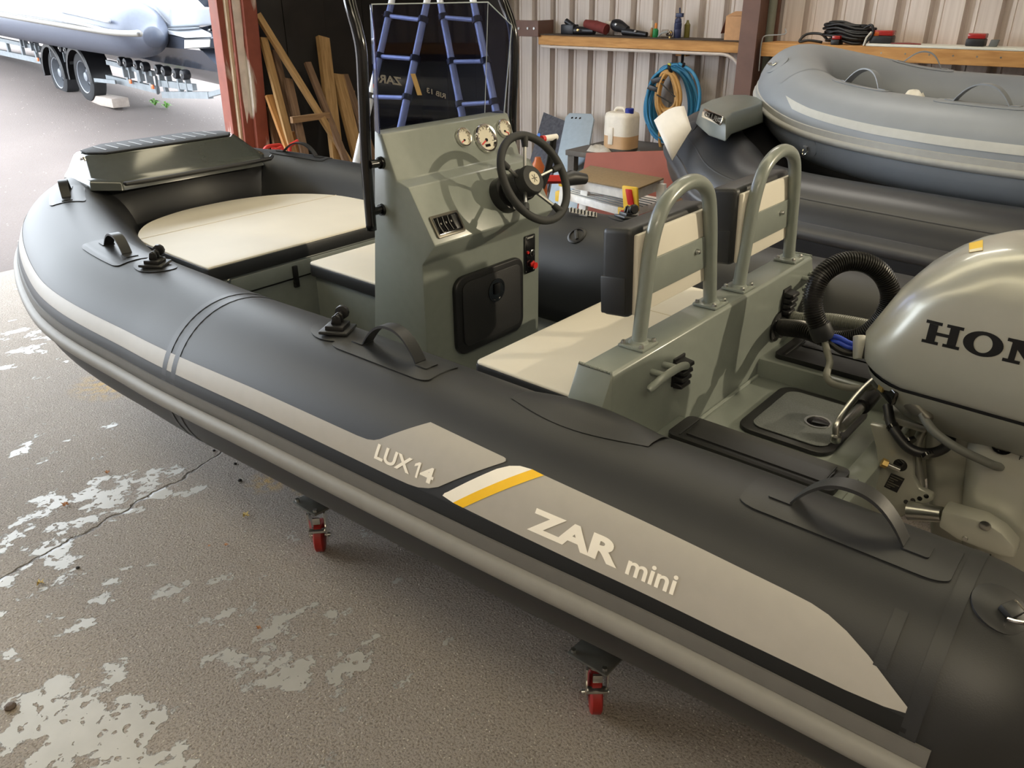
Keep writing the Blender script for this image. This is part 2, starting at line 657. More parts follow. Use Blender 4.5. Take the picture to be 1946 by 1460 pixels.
# floor slab, yard
struct(MB().box((-6.05, -4.5, -0.12), (5.5, 6.0, 0.0)).build('floor', CONCRETE, smooth=False))
rows = []
for x in (-30.0, -20.0, -16.0, -13.0, -11.0, -9.0, -7.5, -6.05):
    t = (-6.05 - x)
    z = -0.03 + max(0.0, t - 1.0) * 0.0885
    rows.append([(x, y, min(z, 0.75)) for y in (-30.0, -12.0, -4.0, 0.0, 2.0, 4.0, 6.0, 9.0, 14.0, 30.0)])
yard = MB().grid(rows).build('yard_ground', TARMAC)
struct(yard)
struct(MB().box((-6.05, -30.0, -0.2), (30.0, -4.5, -0.04)).build('yard_apron', TARMAC, smooth=False))

# back wall: backing sheet and profiled cladding sheets
wall_back = struct(MB().box((-6.2, 5.995, -0.1), (5.5, 6.02, 3.6)).build('wall_back', BROWNSTEEL, smooth=False))
pitch = 0.2
prof = []
for k in range(5):
    o = k * pitch
    prof += [(o, 0.0), (o + 0.018, 0.0), (o + 0.021, 0.006), (o + 0.026, 0.006), (o + 0.029, 0.0), (o + 0.140, 0.0), (o + 0.150, 0.062), (o + 0.188, 0.062), (o + 0.197, 0.0)]
prof.append((5 * pitch, 0.0))
sheet_me = None
for i in range(12):
    x0 = -6.15 + i * 1.0
    if sheet_me is None:
        rws = [[(px, 5.90 + py, z) for px, py in prof] for z in (-0.02, 3.55)]
        s = MB().grid(rws).build('cladding_sheet', CLAD, wall_back, smooth=False)
        sheet_me = s.data
    else:
        s = bpy.data.objects.new('cladding_sheet', sheet_me)
        col.objects.link(s)
        s.parent = wall_back
    s.location = (x0, 0.0, 0.0)

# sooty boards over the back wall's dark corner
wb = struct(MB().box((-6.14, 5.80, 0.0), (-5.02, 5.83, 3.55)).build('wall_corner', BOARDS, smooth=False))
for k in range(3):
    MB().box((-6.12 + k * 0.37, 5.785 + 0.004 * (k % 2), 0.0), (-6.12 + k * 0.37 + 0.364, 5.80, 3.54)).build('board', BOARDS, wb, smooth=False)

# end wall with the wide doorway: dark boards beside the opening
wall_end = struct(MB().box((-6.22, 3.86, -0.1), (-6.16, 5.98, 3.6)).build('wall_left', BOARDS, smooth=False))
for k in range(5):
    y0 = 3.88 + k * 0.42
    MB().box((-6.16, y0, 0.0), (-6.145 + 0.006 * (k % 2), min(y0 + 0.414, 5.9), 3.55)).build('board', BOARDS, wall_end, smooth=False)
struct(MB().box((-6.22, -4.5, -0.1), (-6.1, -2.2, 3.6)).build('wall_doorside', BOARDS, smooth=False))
struct(MB().box((-6.22, -2.2, 3.15), (-6.1, 3.86, 3.6)).build('trim_1', BROWNSTEEL, smooth=False))
struct(MB().box((5.4, -4.5, -0.1), (5.52, 6.0, 3.6)).build('wall_right', CLAD, smooth=False))
struct(MB().box((-6.22, -4.6, -0.1), (-0.4, -4.5, 3.6)).build('wall_front', CLAD, smooth=False))
struct(MB().box((-0.4, -4.6, -0.1), (5.5, -4.5, 3.6)).build('wall_front_right', CLAD, smooth=False))
ceil_b = MB()
for xa_, xb_, ya_, yb_ in ((-6.3, 5.6, -4.6, -0.9), (-6.3, 5.6, 0.1, 2.5), (-6.3, 5.6, 3.4, 6.1), (-6.3, -5.2, 2.5, 3.4), (4.6, 5.6, 2.5, 3.4), (-6.3, -5.2, -0.9, 0.1), (4.6, 5.6, -0.9, 0.1)):
    ceil_b.box((xa_, ya_, 3.6), (xb_, yb_, 3.68))
struct(ceil_b.build('ceiling', ROOFM, smooth=False))
YELGRP = tinted('yellowed_rooflight', (0.72, 0.65, 0.52))
YELGRP2 = tinted('added_rooflight', (0.68, 0.61, 0.48))  # second rooflight, added to light the near side; tint set for brightness
for k in range(7):
    for ya_, yb_ in ((2.5, 3.4), (-0.9, 0.1)):  # the row nearer the camera is the added one
        struct(MB().box((-5.2 + k * 1.4, ya_, 3.63), (-5.2 + (k + 1) * 1.4 - 0.01, yb_, 3.634)).build('window_1', YELGRP if ya_ > 0 else YELGRP2, smooth=False))

# door post: oxide-red steel column with a pale timber packer and a flange
post = thing('door_post', 'flaking red and white painted steel post with timber strip beside the doorway', 'post', (-6.1, 3.75, 0))
pl = []


def post_strip(name, pxa, pxb, xw, thick, m):
    """upright strip between two slanted lines of the doorway"""
    a0, a1 = AX(pxa[0], 0, xw), AX(pxa[1], 275, xw)
    b0, b1 = AX(pxb[0], 0, xw), AX(pxb[1], 275, xw)

    def ext(p, q, z):
        t = (z - q.z) / (p.z - q.z)
        return q + (p - q) * t
    poly = [ext(a0, a1, 0.0), ext(b0, b1, 0.0), ext(b0, b1, 3.6), ext(a0, a1, 3.6)]
    return MB().prism(poly, (-thick, 0, 0)).build(name, m, post, smooth=False, bevel=0.004)


PALEWOOD = wood('pale_packer_timber', (176, 152, 122), (206, 186, 158))
post_strip('flange', (411, 447), (427, 459), -6.10, 0.12, REDOX)
post_strip('timber_packer', (427, 459), (437, 467), -6.07, 0.10, PALEWOOD)
PALEBAND = mat('pale_band_tone', (214, 200, 188), 0.6, var=0.2, scale=10)
post_strip('web', (437, 467), (461, 490), -6.04, 0.16, REDOX)
post_strip('column_face', (461, 490), (487, 513), -6.00, 0.22, REDOX)
# pale band on the web, tapering downwards
a = [AX(440, 0, -6.037), AX(459, 0, -6.037), AX(462, 60, -6.037), AX(467, 130, -6.037), AX(472, 215, -6.037), AX(470, 235, -6.037), AX(462, 190, -6.037), AX(455, 130, -6.037), AX(447, 60, -6.037)]
MB().prism(a, (-0.002, 0, 0)).build('pale_band', PALEBAND, post, smooth=False)

# brown steel column, rail bracket, timber rails (shelves) and a pale conduit on the back wall
cx0, cx1 = AY(1405, 150, 5.62).x, AY(1437, 150, 5.62).x
colm = thing('steel_column', 'brown painted steel column between the two timber wall shelves', 'column', (-2.6, 5.7, 0))
MB().box((cx0, 5.55, 0), (cx1, 5.57, 3.55)).build('flange', BROWNSTEEL, colm, smooth=False)
MB().box(((cx0 + cx1) / 2 - 0.006, 5.57, 0), ((cx0 + cx1) / 2 + 0.006, 5.86, 3.55)).build('web', BROWNSTEEL, colm, smooth=False)
MB().box((cx0, 5.86, 0), (cx1, 5.88, 3.55)).build('flange', BROWNSTEEL, colm, smooth=False)
PIPEM = mat('grey_green_pipe', (128, 130, 116), 0.5)
pp = AY(1464, 40, 5.82)
tag(MB().cyl((pp.x, 5.83, 0.9), (pp.x, 5.83, 3.5), 0.03).build('drain_pipe', PIPEM), 'grey green upright pipe on the wall just right of the brown column', 'pipe')

shelf_l0, shelf_l1 = AY(1023, 60, 5.72), AY(1408, 75, 5.72)
zl = 1.355
shl = thing('timber_wall_shelf', 'long pine rail shelf left of the brown column, holding tools and a box', 'shelf', ((shelf_l0.x + shelf_l1.x) / 2, 5.8, zl - 0.08))
MB().box((shelf_l0.x, 5.72, zl - 0.075), (cx0 - 0.002, 5.895, zl)).build('rail', SHELFWOOD, shl, smooth=False, bevel=0.003)
MB().box((shelf_l0.x, 5.71, zl), (cx0 - 0.002, 5.895, zl + 0.008)).build('dusty_top', mat('dusty_shelf_top', (74, 62, 52), 0.9, var=0.2), shl, smooth=False)
shelf_r0 = AY(1440, 80, 5.62)
zr = AY(1700, 90, 5.62).z
shr = thing('timber_wall_shelf', 'pine rail shelf right of the brown column, above the pale grey dinghy', 'shelf', (0.5, 5.8, zr - 0.08))
MB().box((cx1 + 0.002, 5.62, zr - 0.085), (5.3, 5.895, zr)).build('rail', SHELFWOOD, shr, smooth=False, bevel=0.003)
for k in range(7):
    q = AY(1675 + k * 46, 97, 5.618)
    MB().lathe((q.x, 5.621, zr - 0.035), (0, -1, 0), [(0.006, 0), (0.005, 0.002)], 8).build('screw', STEEL, shr)
b0, b1 = AY(979, 38, 5.70), AY(1024, 70, 5.70)
brk = thing('rail_bracket', 'brown steel bracket plate with three bolts at the left end of the shelf', 'bracket', ((b0.x + b1.x) / 2, 5.75, b1.z))
MB().box((b0.x, 5.69, b1.z), (b1.x, 5.70, b0.z)).build('plate', BROWNSTEEL, brk, smooth=False, bevel=0.002)
MB().box((b1.x - 0.012, 5.70, b1.z), (b1.x, 5.898, b0.z)).build('return_flange', BROWNSTEEL, brk, smooth=False)
for px in (986, 1003, 1015):
    q = AY(px, 54, 5.688)
    MB().lathe((q.x, 5.69, q.z), (0, -1, 0), [(0.011, 0), (0.011, 0.007)], 6).build('bolt', STEEL, brk)
CONDUIT = mat('white_conduit', (206, 196, 190), 0.5)
pts = [AY(1028, 66, 5.70), AY(1200, 72, 5.70), AY(1340, 79, 5.70), AY(1375, 82, 5.70), AY(1392, 88, 5.70), AY(1404, 97, 5.70)]
cz = zl - 0.088
pts = [Vector((p.x, 5.71, cz)) for p in pts[:4]] + [Vector((pts[4].x, 5.71, cz - 0.02)), Vector((pts[5].x, 5.71, cz - 0.06))]
tag(MB().sweep(crom(pts, 6), 0.011, 8).build('conduit', CONDUIT), 'thin white conduit running under the left wall shelf', 'conduit')

# housings of the flood lamp and the two added fill lamps (out of the frame)
LAMPM = mat('lamp_housing', (220, 220, 216), 0.5)
for lx, ly, lb in ((1.3, -1.2, 'white fill lamp added under the roof near the front wall'), (-2.2, 4.6, 'white fill lamp added under the roof near the back wall')):
    tag(MB().box((lx - 0.78, ly - 0.08, 3.37), (lx + 0.78, ly + 0.08, 3.6)).build('fill_lamp', LAMPM, smooth=False), lb, 'lamp')
tag(MB().box((3.06, 5.02, 2.98), (3.30, 5.26, 3.6)).build('flood_lamp', LAMPM, smooth=False), 'white flood lamp hanging from the roof on the right', 'lamp')
# ================================================================== inflatable tubes
class Tube:
    """swept tube described by half-plan stations (x, half breadth, z, radius) from stern to bow, mirrored"""

    def __init__(self, ctrl, y0, n=16, pivot=0.0, yaw=0.0):
        full = list(ctrl) + [(x, -h, z, r) for x, h, z, r in reversed(ctrl[:-1])]
        P = crom(full, n)
        self.c, self.r = [], []
        for x, h, z, r in P:
            dx, dy = x - pivot, -h
            self.c.append(Vector((pivot + dx * math.cos(yaw) - dy * math.sin(yaw), y0 + dx * math.sin(yaw) + dy * math.cos(yaw), z)))
            self.r.append(r)
        self.s = [0.0]
        for a, b in zip(self.c, self.c[1:]):
            self.s.append(self.s[-1] + (b - a).length)
        self.L = self.s[-1]
        m = len(self.c)
        self.T, self.N, self.B = [], [], []
        for i in range(m):
            t = (self.c[min(i + 1, m - 1)] - self.c[max(i - 1, 0)]).normalized()
            nn = Vector((-t.y, t.x, 0)).normalized()
            bb = nn.cross(t)
            if bb.z < 0:
                bb.negate()
            self.T.append(t)
            self.N.append(nn)
            self.B.append(bb)

    def frame(self, u):
        s = self.s
        if u <= 0:
            return self.c[0] + self.T[0] * u, self.T[0], self.N[0], self.B[0], self.r[0]
        if u >= self.L:
            return self.c[-1] + self.T[-1] * (u - self.L), self.T[-1], self.N[-1], self.B[-1], self.r[-1]
        lo, hi = 0, len(s) - 1
        while hi - lo > 1:
            md = (lo + hi) // 2
            if s[md] <= u:
                lo = md
            else:
                hi = md
        t = (u - s[lo]) / (s[hi] - s[lo])
        return (self.c[lo].lerp(self.c[hi], t), self.T[lo].lerp(self.T[hi], t), self.N[lo].lerp(self.N[hi], t),
                self.B[lo].lerp(self.B[hi], t), self.r[lo] * (1 - t) + self.r[hi] * t)

    def at(self, u, deg, off=0.0):
        c, t, n, b, r = self.frame(u)
        a = math.radians(deg)
        return c + (n * math.cos(a) + b * math.sin(a)) * (r + off)

    def nrm(self, u, deg):
        c, t, n, b, r = self.frame(u)
        a = math.radians(deg)
        return (n * math.cos(a) + b * math.sin(a)).normalized(), t.normalized(), (b * math.cos(a) - n * math.sin(a)).normalized()

    def mesh(self, nseg=40, cap=((0.04, 0.985), (0.08, 0.95), (0.12, 0.885), (0.155, 0.78), (0.185, 0.62), (0.2, 0.45), (0.207, 0.2), (0.209, 0.0))):
        rows = []
        for d, k in reversed(cap):
            rows.append([self.c[0] - self.T[0] * d + (self.N[0] * math.cos(2 * PI * j / nseg) + self.B[0] * math.sin(2 * PI * j / nseg)) * self.r[0] * max(k, 0.002) for j in range(nseg)])
        for i in range(len(self.c)):
            rows.append([self.c[i] + (self.N[i] * math.cos(2 * PI * j / nseg) + self.B[i] * math.sin(2 * PI * j / nseg)) * self.r[i] for j in range(nseg)])
        for d, k in cap:
            rows.append([self.c[-1] + self.T[-1] * d + (self.N[-1] * math.cos(2 * PI * j / nseg) + self.B[-1] * math.sin(2 * PI * j / nseg)) * self.r[-1] * max(k, 0.002) for j in range(nseg)])
        return MB().grid(rows, close_u=True)

    def profile(self, u0, u1, prof, step=0.05):
        """strip with a cross section [(deg, offset)] from u0 to u1"""
        n = max(2, int((u1 - u0) / step))
        return MB().grid([[self.at(u0 + (u1 - u0) * i / n, d, o) for d, o in prof] for i in range(n + 1)])

    def sheet(self, poly, off, name, material, parent, du=0.04, dd=3.0, faces=None, thick=0.0, label=None):
        """flat shape given as (u, degrees) laid onto the tube"""
        bm = bmesh.new()
        vs = [bm.verts.new((p[0], p[1] * 0.01, 0)) for p in poly]
        for f in (faces or [tuple(range(len(poly)))]):
            try:
                bm.faces.new([vs[i] for i in f])
            except ValueError:
                pass
        bmesh.ops.triangulate(bm, faces=bm.faces)
        us, ds = [p[0] for p in poly], [p[1] for p in poly]
        k = math.floor(min(us) / du) + 1
        while k * du < max(us):
            bmesh.ops.bisect_plane(bm, geom=bm.verts[:] + bm.edges[:] + bm.faces[:], plane_co=(k * du, 0, 0), plane_no=(1, 0, 0))
            k += 1
        k = math.floor(min(ds) / dd) + 1
        while k * dd < max(ds):
            bmesh.ops.bisect_plane(bm, geom=bm.verts[:] + bm.edges[:] + bm.faces[:], plane_co=(0, k * dd * 0.01, 0), plane_no=(0, 1, 0))
            k += 1
        for v in bm.verts:
            v.co = self.at(v.co.x, v.co.y * 100.0, off)
        for f in bm.faces:
            f.normal_update()
        bmesh.ops.recalc_face_normals(bm, faces=bm.faces)
        fs = bm.faces[:]
        if fs:
            c = fs[0].calc_center_median()
            best = min(range(len(self.c)), key=lambda i: (self.c[i] - c).length)
            if fs[0].normal.dot(c - self.c[best]) < 0:
                bmesh.ops.reverse_faces(bm, faces=fs)
        if thick:
            r = bmesh.ops.extrude_face_region(bm, geom=bm.faces[:])
            for g in r['geom']:
                if isinstance(g, bmesh.types.BMVert):
                    best = min(range(len(self.c)), key=lambda i: (self.c[i] - g.co).length)
                    g.co += (g.co - self.c[best]).normalized() * thick
        me = bpy.data.meshes.new(name)
        bm.to_mesh(me)
        bm.free()
        return link(name, me, material, parent, True, 60, label)

    def text(self, body, u0, u1, d0, d1, off, material, parent, bold=0.0, name='lettering'):
        """letters from u0 (left) to u1 (right), between angles d0 and d1"""
        vs, fs = text_mesh(body, bold)
        poly = [(u0 + (u1 - u0) * a, d0 + (d1 - d0) * b) for a, b in vs]
        return self.sheet(poly, off, name, material, parent, faces=fs, du=0.05, dd=2.0)


def strap_handle(tube, u, half, deg, parent, m, mpatch, width=0.036, h=0.07, patch=(0.18, 15.0), tabs=True):
    """webbing grab handle: glued patch (part) with the arched strap and its end tabs as pieces"""
    pr = rrect(2 * patch[0], 2 * patch[1] * 0.01, 0.03)
    p = tube.sheet([(u + a, deg + b * 100.0 + (patch[1] * 0.35)) for a, b in [(q[0], q[1]) for q in pr]] if False else
                   [(u + a, deg + b * 100.0) for a, b in rrect(2 * patch[0], 2 * patch[1] * 0.01, 0.04)], 0.0005, 'handle_patch', mpatch, parent, thick=0.0025)
    rows = []
    n = 22
    for i in range(n + 1):
        t = -1 + 2 * i / n
        uu = u + t * half
        nn, tt, dd = tube.nrm(uu, deg)
        base = tube.at(uu, deg, 0.003)
        hh = h * (1 - abs(t) ** 2.3)
        c = base + nn * hh
        sl = 1.0
        rows.append([c + dd * (width / 2) + nn * 0.004, c - dd * (width / 2) + nn * 0.004, c - dd * (width / 2) - nn * 0.003, c + dd * (width / 2) - nn * 0.003])
    MB().grid(rows, close_u=True).build('handle_strap', m, p, smooth=True, angle=50)
    if tabs:
        for sgn in (-1, 1):
            ue = u + sgn * (half + 0.018)
            tube.sheet([(ue + a, deg + b / 0.0042) for a, b in rrect(0.045, width * 1.15, 0.004, 2)], 0.003, 'handle_tab', m, p, thick=0.003)
    return p


def clamp_mount(tube, u, deg, parent, spin=0.4):
    """black accessory clamp on a glued oval patch"""
    oval = [(u + 0.085 * math.cos(2 * PI * k / 28), deg + 14.5 * math.sin(2 * PI * k / 28)) for k in range(28)]
    p = tube.sheet(oval, 0.0005, 'mount_patch', RUBBER2, parent, thick=0.0025)
    nn, tt, dd = tube.nrm(u, deg)
    a = (tt * math.cos(spin) + dd * math.sin(spin)).normalized()
    b = nn.cross(a).normalized()
    c = tube.at(u, deg, 0.0)
    nn = nn * 1.2
    MB().obox(c + nn * 0.006, a * 0.046, b * 0.040, nn * 0.004).build('pad', RUBBER2, p, bevel=0.003)
    MB().obox(c + nn * 0.014, a * 0.033, b * 0.026, nn * 0.006).build('base', BLKPLAST, p, bevel=0.003)
    for k in (-1, 1):
        poly = [c + nn * 0.02 + a * 0.012 * k + b * -0.014, c + nn * 0.02 + a * 0.012 * k + b * 0.014, c + nn * 0.038 + a * 0.012 * k + b * 0.011,
                c + nn * 0.044 + a * 0.012 * k, c + nn * 0.038 + a * 0.012 * k + b * -0.011]
        MB().prism([q - a * 0.004 for q in poly], a * 0.008).build('clamp_jaw', BLKPLAST, p, bevel=0.002)
    MB().cyl(c + nn * 0.036 - a * 0.022, c + nn * 0.036 + a * 0.05, 0.005, n=10).build('screw_shaft', BLKPLAST, p)
    prof = [(0.010, 0), (0.019, 0.003), (0.020, 0.014), (0.015, 0.019)]
    MB().lathe(c + nn * 0.036 + a * 0.032, a, prof, 10).build('knob', BLKPLAST, p)
    return p


def d_ring(tube, u, deg, parent, mpatch, flip=1, sub=True, size=1.0, pr=0.07):
    nn, tt, dd = tube.nrm(u, deg)
    c = tube.at(u, deg, 0.0)
    p = MB().lathe(c - nn * 0.012, nn, [(pr * size, 0.0), (pr * size, 0.011), (pr * 0.86 * size, 0.014), (pr * 0.3, 0.018), (0.001, 0.019)], 26).build('ring_patch', mpatch, parent)
    loop = []
    for k in range(9):
        a = PI * k / 8
        loop.append(c + nn * (0.012 + 0.018 * math.sin(a)) + dd * flip * (-0.02 * size - 0.022 * size * math.sin(a)) + tt * 0.018 * size * math.cos(a))
    MB().sweep(loop + [c + nn * 0.012 - tt * 0.018 * size], 0.0035 * size, 8, closed=False).build('d_ring', CHROME, p)
    MB().obox(c + nn * 0.012 - dd * flip * 0.010 * size, tt * 0.014 * size, dd * 0.012 * size, nn * 0.006).build('ring_keeper', mpatch, p, bevel=0.003)
    return p


# ================================================================== the rigid inflatable boat
Y0 = 1.9714
BOAT = [(-0.110, 0.710, 0.620, 0.229), (-0.55, 0.718, 0.621, 0.235), (-1.0, 0.736, 0.616, 0.240), (-1.7, 0.752, 0.610, 0.249), (-2.4, 0.762, 0.599, 0.253),
        (-3.134, 0.750, 0.633, 0.249), (-3.852, 0.482, 0.714, 0.233), (-3.853, 0.0, 0.792, 0.229)]
TB = Tube(BOAT, Y0, 22)
boat = thing('rigid_inflatable_boat', 'black and grey rigid inflatable boat with console and cream seats on red castors', 'boat', (-2.0, Y0, 0.3))
tube_o = TB.mesh(56).build('buoyancy_tube', RUBBER, boat, angle=180)
MIDU = TB.L / 2

# stripes, name panels, rub rail
half = [(MIDU, 20.5), (3.4, 20.8), (2.8, 20.6), (1.6, 20.8), (1.12, 20.3), (1.07, 20.5), (1.04, 21.2), (1.01, 23.2), (0.985, 26.0), (0.853, 50.8), (0.849, 52.0), (0.852, 53.2),
        (0.858, 53.6), (1.079, 55.9), (1.174, 39.2), (1.19, 36.4), (1.205, 34.7), (1.225, 33.6), (1.26, 33.2), (1.7, 33.3), (2.4, 32.5), (3.0, 32.0), (3.5, 33.0), (MIDU, 34.0)]
TB.sheet(half, 0.0012, 'side_stripe', DECAL, boat)
TB.sheet([(TB.L - u, d) for u, d in half], 0.0012, 'side_stripe', DECAL, boat)
zarp = [(0.967, 22.9), (0.963, 24.6), (0.955, 26.0), (0.859, 46.6), (0.835, 50.4), (0.812, 52.4), (0.782, 53.1), (0.751, 52.6), (0.325, 47.6), (0.235, 46.7), (0.19, 46.0), (0.16, 44.6), (0.126, 41.6), (0.085, 36.5),
        (0.010, 24.4), (0.006, 23.2), (0.010, 22.4), (0.042, 20.9), (0.10, 20.0), (0.314, 19.4), (0.6, 20.0), (0.906, 21.6)]
pan = TB.sheet(zarp, 0.0012, 'name_panel', DECAL, boat)
TB.sheet([(TB.L - u, d) for u, d in zarp], 0.0012, 'name_panel', DECAL, boat)
TB.sheet([(0.967, 22.9), (0.963, 24.6), (0.955, 26.0), (0.859, 46.6), (0.835, 50.4), (0.812, 52.4), (0.782, 53.1), (0.935, 21.8)], 0.0020, 'cream_flash', CREAMTXT, boat)
TB.sheet([(0.782, 53.1), (0.751, 52.5), (0.906, 21.6), (0.935, 21.8)], 0.0022, 'yellow_flash', YELLOW, boat)
TB.text('LUX', 1.187, 1.073, 25.6, 34.0, 0.0026, CREAMTXT, boat, bold=0.025)
TB.sheet([(1.054, 25.6), (1.0475, 25.6), (1.0475, 34.0), (1.0535, 34.0), (1.064, 32.4), (1.064, 30.9), (1.054, 32.2)], 0.0026, 'lettering', CREAMTXT, boat)
TB.text('4', 1.043, 1.003, 25.6, 34.0, 0.0026, CREAMTXT, boat, bold=0.025)
TB.text('ZAR', 0.742, 0.533, 25.2, 36.6, 0.0026, CREAMTXT, boat, bold=0.045)
TB.text('mini', 0.514, 0.412, 24.8, 33.4, 0.0026, CREAMTXT, boat, bold=0.02)
TB.profile(0.004, TB.L - 0.004, [(12.6, 0.0012), (14, 0.0013), (16, 0.0014), (18, 0.0013), (20.4, 0.001)]).build('black_stripe', BANDBLK, boat, angle=80)
TB.profile(-0.035, TB.L + 0.035, [(12.8, -0.001), (12.5, 0.006), (8.5, 0.0065), (5.2, 0.0055), (4.4, 0.001)]).build('rail_flange', RAILF, boat, angle=50)
TB.profile(-0.035, TB.L + 0.035, [(5.0, 0.001), (4.6, 0.010), (3.4, 0.019), (1.2, 0.0245), (-1.2, 0.026), (-3.6, 0.0235), (-5.6, 0.016), (-6.6, 0.004), (-6.8, -0.002)]).build('rub_rail', RAIL, boat, angle=50)
TB.profile(0.0, TB.L, [(-8.6, 0.0), (-8.7, 0.003), (-9.6, 0.003), (-9.8, 0.0)]).build('rail_base_strip', BANDBLK, boat, angle=40)
# fabric seams
for u in (0.0, 2.05, 2.10, TB.L - 2.05, TB.L):
    TB.profile(u - 0.012, u + 0.012, [(a, 0.0016) for a in range(-60, 200, 6)], 0.03).build('tube_seam', RUBBER2, boat, angle=80)
TB.profile(0.055, 0.075, [(a, 0.0022) for a in range(34, 62, 4)], 0.03).build('tube_seam', RUBBER2, boat, angle=80)

# grab handles and clamps along the port tube, a few on the far side
strap_handle(TB, 1.355, 0.10, 93, boat, RUBBER2, RUBBER2)
strap_handle(TB, 0.200, 0.098, 91, boat, RUBBER2, RUBBER2)
strap_handle(TB, 2.81, 0.075, 92, boat, RUBBER2, RUBBER2, h=0.055, patch=(0.15, 18))
strap_handle(TB, 3.64, 0.065, 88, boat, RUBBER2, RUBBER2, h=0.055, patch=(0.12, 17))
strap_handle(TB, TB.L - 3.62, 0.097, 88, boat, RUBBER2, RUBBER2, h=0.055, patch=(0.17, 14))
strap_handle(TB, TB.L - 1.355, 0.10, 90, boat, RUBBER2, RUBBER2)
strap_handle(TB, TB.L - 0.2, 0.098, 90, boat, RUBBER2, RUBBER2)
clamp_mount(TB, 1.585, 95, boat, 1.0)
clamp_mount(TB, 2.56, 94, boat, 0.9)
clamp_mount(TB, TB.L - 1.637, 80, boat, 0.5)
class _Cone:
    """the stern cone of the port tube, as a place to glue the ring patch"""

    def at(self, u, deg, off=0.0):
        return Vector((-0.052, 1.216, 0.836)) + self.n * off

    def nrm(self, u, deg):
        t = Vector((0.75, -0.35, -0.3)).cross(self.n).normalized()
        return self.n, t, self.n.cross(t).normalized()


_cone = _Cone()
_cone.n = Vector((0.28, -0.18, 0.94)).normalized()
d_ring(_cone, 0, 0, boat, RUBBER2, -1, size=1.0, pr=0.045)
d_ring(TB, 3.98, 60, boat, RUBBER2, 1)
# valve in the starboard tube
vu, vd = TB.L - 1.747, 127
nn, tt, dd = TB.nrm(vu, vd)
vc = TB.at(vu, vd, 0.0)
vp = MB().lathe(vc - nn * 0.004, nn, [(0.040, 0), (0.040, 0.005), (0.034, 0.008), (0.030, 0.008), (0.028, 0.003), (0.001, 0.003)], 28).build('air_valve', BLKPLAST, boat)
MB().obox(vc + nn * 0.004, (tt * 0.6 + dd * 0.8).normalized() * 0.025, (tt * 0.8 - dd * 0.6).normalized() * 0.006, nn * 0.004).build('valve_grip', RUBBER2, vp, bevel=0.002)

# flap where the tube is glued to the seat box
rows = []
for i in range(25):
    u = 0.60 + 0.36 * i / 24
    t = i / 24
    k = math.sin(PI * t)
    rows.append([TB.at(u, 84 + 8 * (1 - k), 0.0015), TB.at(u, 92 + 4 * (1 - k), 0.004), TB.at(u, 100, 0.004 + 0.008 * k), TB.at(u, 106, 0.005 + 0.020 * k), TB.at(u, 110, 0.004 + 0.018 * k), TB.at(u, 116, 0.002)])
MB().grid(rows).build('glued_flap', RUBBER2, boat, angle=70)

# hull, deck, transom
rows = []
for x, zk, hw, zc in ((-0.42, 0.30, 0.60, 0.42), (-1.5, 0.28, 0.62, 0.41), (-2.6, 0.29, 0.60, 0.42), (-3.3, 0.38, 0.42, 0.50), (-3.75, 0.60, 0.12, 0.64)):
    rows.append([(x, Y0 - hw, zc), (x, Y0 - hw * 0.75, zc - 0.03), (x, Y0, zk), (x, Y0 + hw * 0.75, zc - 0.03), (x, Y0 + hw, zc)])
MB().grid(rows).build('hull', GREYLINER, boat, smooth=False)
MB().box((-3.55, Y0 - 0.52, 0.40), (-0.45, Y0 + 0.52, 0.43)).build('deck', GREYLINER, boat, smooth=False)
MB().box((-0.46, Y0 - 0.50, 0.32), (-0.405, Y0 + 0.50, 0.655)).build('transom', PAINT, boat, bevel=0.006)

# splash well: floor, two ledges with black trays, hatch
MB().box((-0.91, Y0 - 0.24, 0.57), (-0.46, Y0 + 0.27, 0.60)).build('well_floor', PAINT, boat, bevel=0.004)
for sg, ya, yb in ((-1, 1.47, 1.748), (1, 2.232, 2.50)):
    led = MB().box((-0.91, ya, 0.55), (-0.42, yb, 0.66)).build('side_ledge', PAINT, boat, bevel=0.008)
    y1, y2 = (1.615, 1.74) if sg < 0 else (2.262, 2.44)
    tray = MB()
    ymid = (y1 + y2) / 2
    outer = [(ymid + b, -0.655 + a) for a, b in rrect(0.43, y2 - y1, 0.02)]
    inner = [(ymid + b, -0.655 + a) for a, b in rrect(0.37, (y2 - y1) - 0.045, 0.006)]
    n = len(outer)
    vs = [(x, y, 0.661) for y, x in outer] + [(x, y, 0.676) for y, x in outer] + [(x, y, 0.669) for y, x in inner]
    fs = [(i, (i + 1) % n, n + (i + 1) % n, n + i) for i in range(n)] + [(n + i, n + (i + 1) % n, 2 * n + (i + 1) % n, 2 * n + i) for i in range(n)] + [tuple(range(2 * n, 3 * n))]
    MB().add(vs, fs).build('rubber_tray', BLKPLAST, led, angle=20)
    for k in (-1, 1):
        MB().obox((-0.655 + k * 0.182, ymid, 0.6775), (0.002, 0, 0), (0, (y2 - y1) / 2 - 0.012, 0), (0, 0, 0.0015)).build('tray_rib', RUBBER2, led, smooth=False)
    MB().obox((-0.655, ymid + (y2 - y1) * 0.20 * sg, 0.671), (0.175, 0, 0), (0, 0.0012, 0), (0, 0, 0.002)).build('tray_rib', RUBBER2, led, smooth=False)
HATCHTEX = mat('ribbed_hatch_plastic', (98, 102, 102), 0.4, var=0.25, scale=260, bump=0.5, bscale=260)
hc = (-0.668, 2.035)
hat = MB()
o1 = [(hc[0] + a, hc[1] + b, 0.601) for a, b in rrect(0.262, 0.33, 0.045)]
hat = MB().prism(o1, (0, 0, 0.014)).build('well_hatch', BLKPLAST, boat, bevel=0.004)
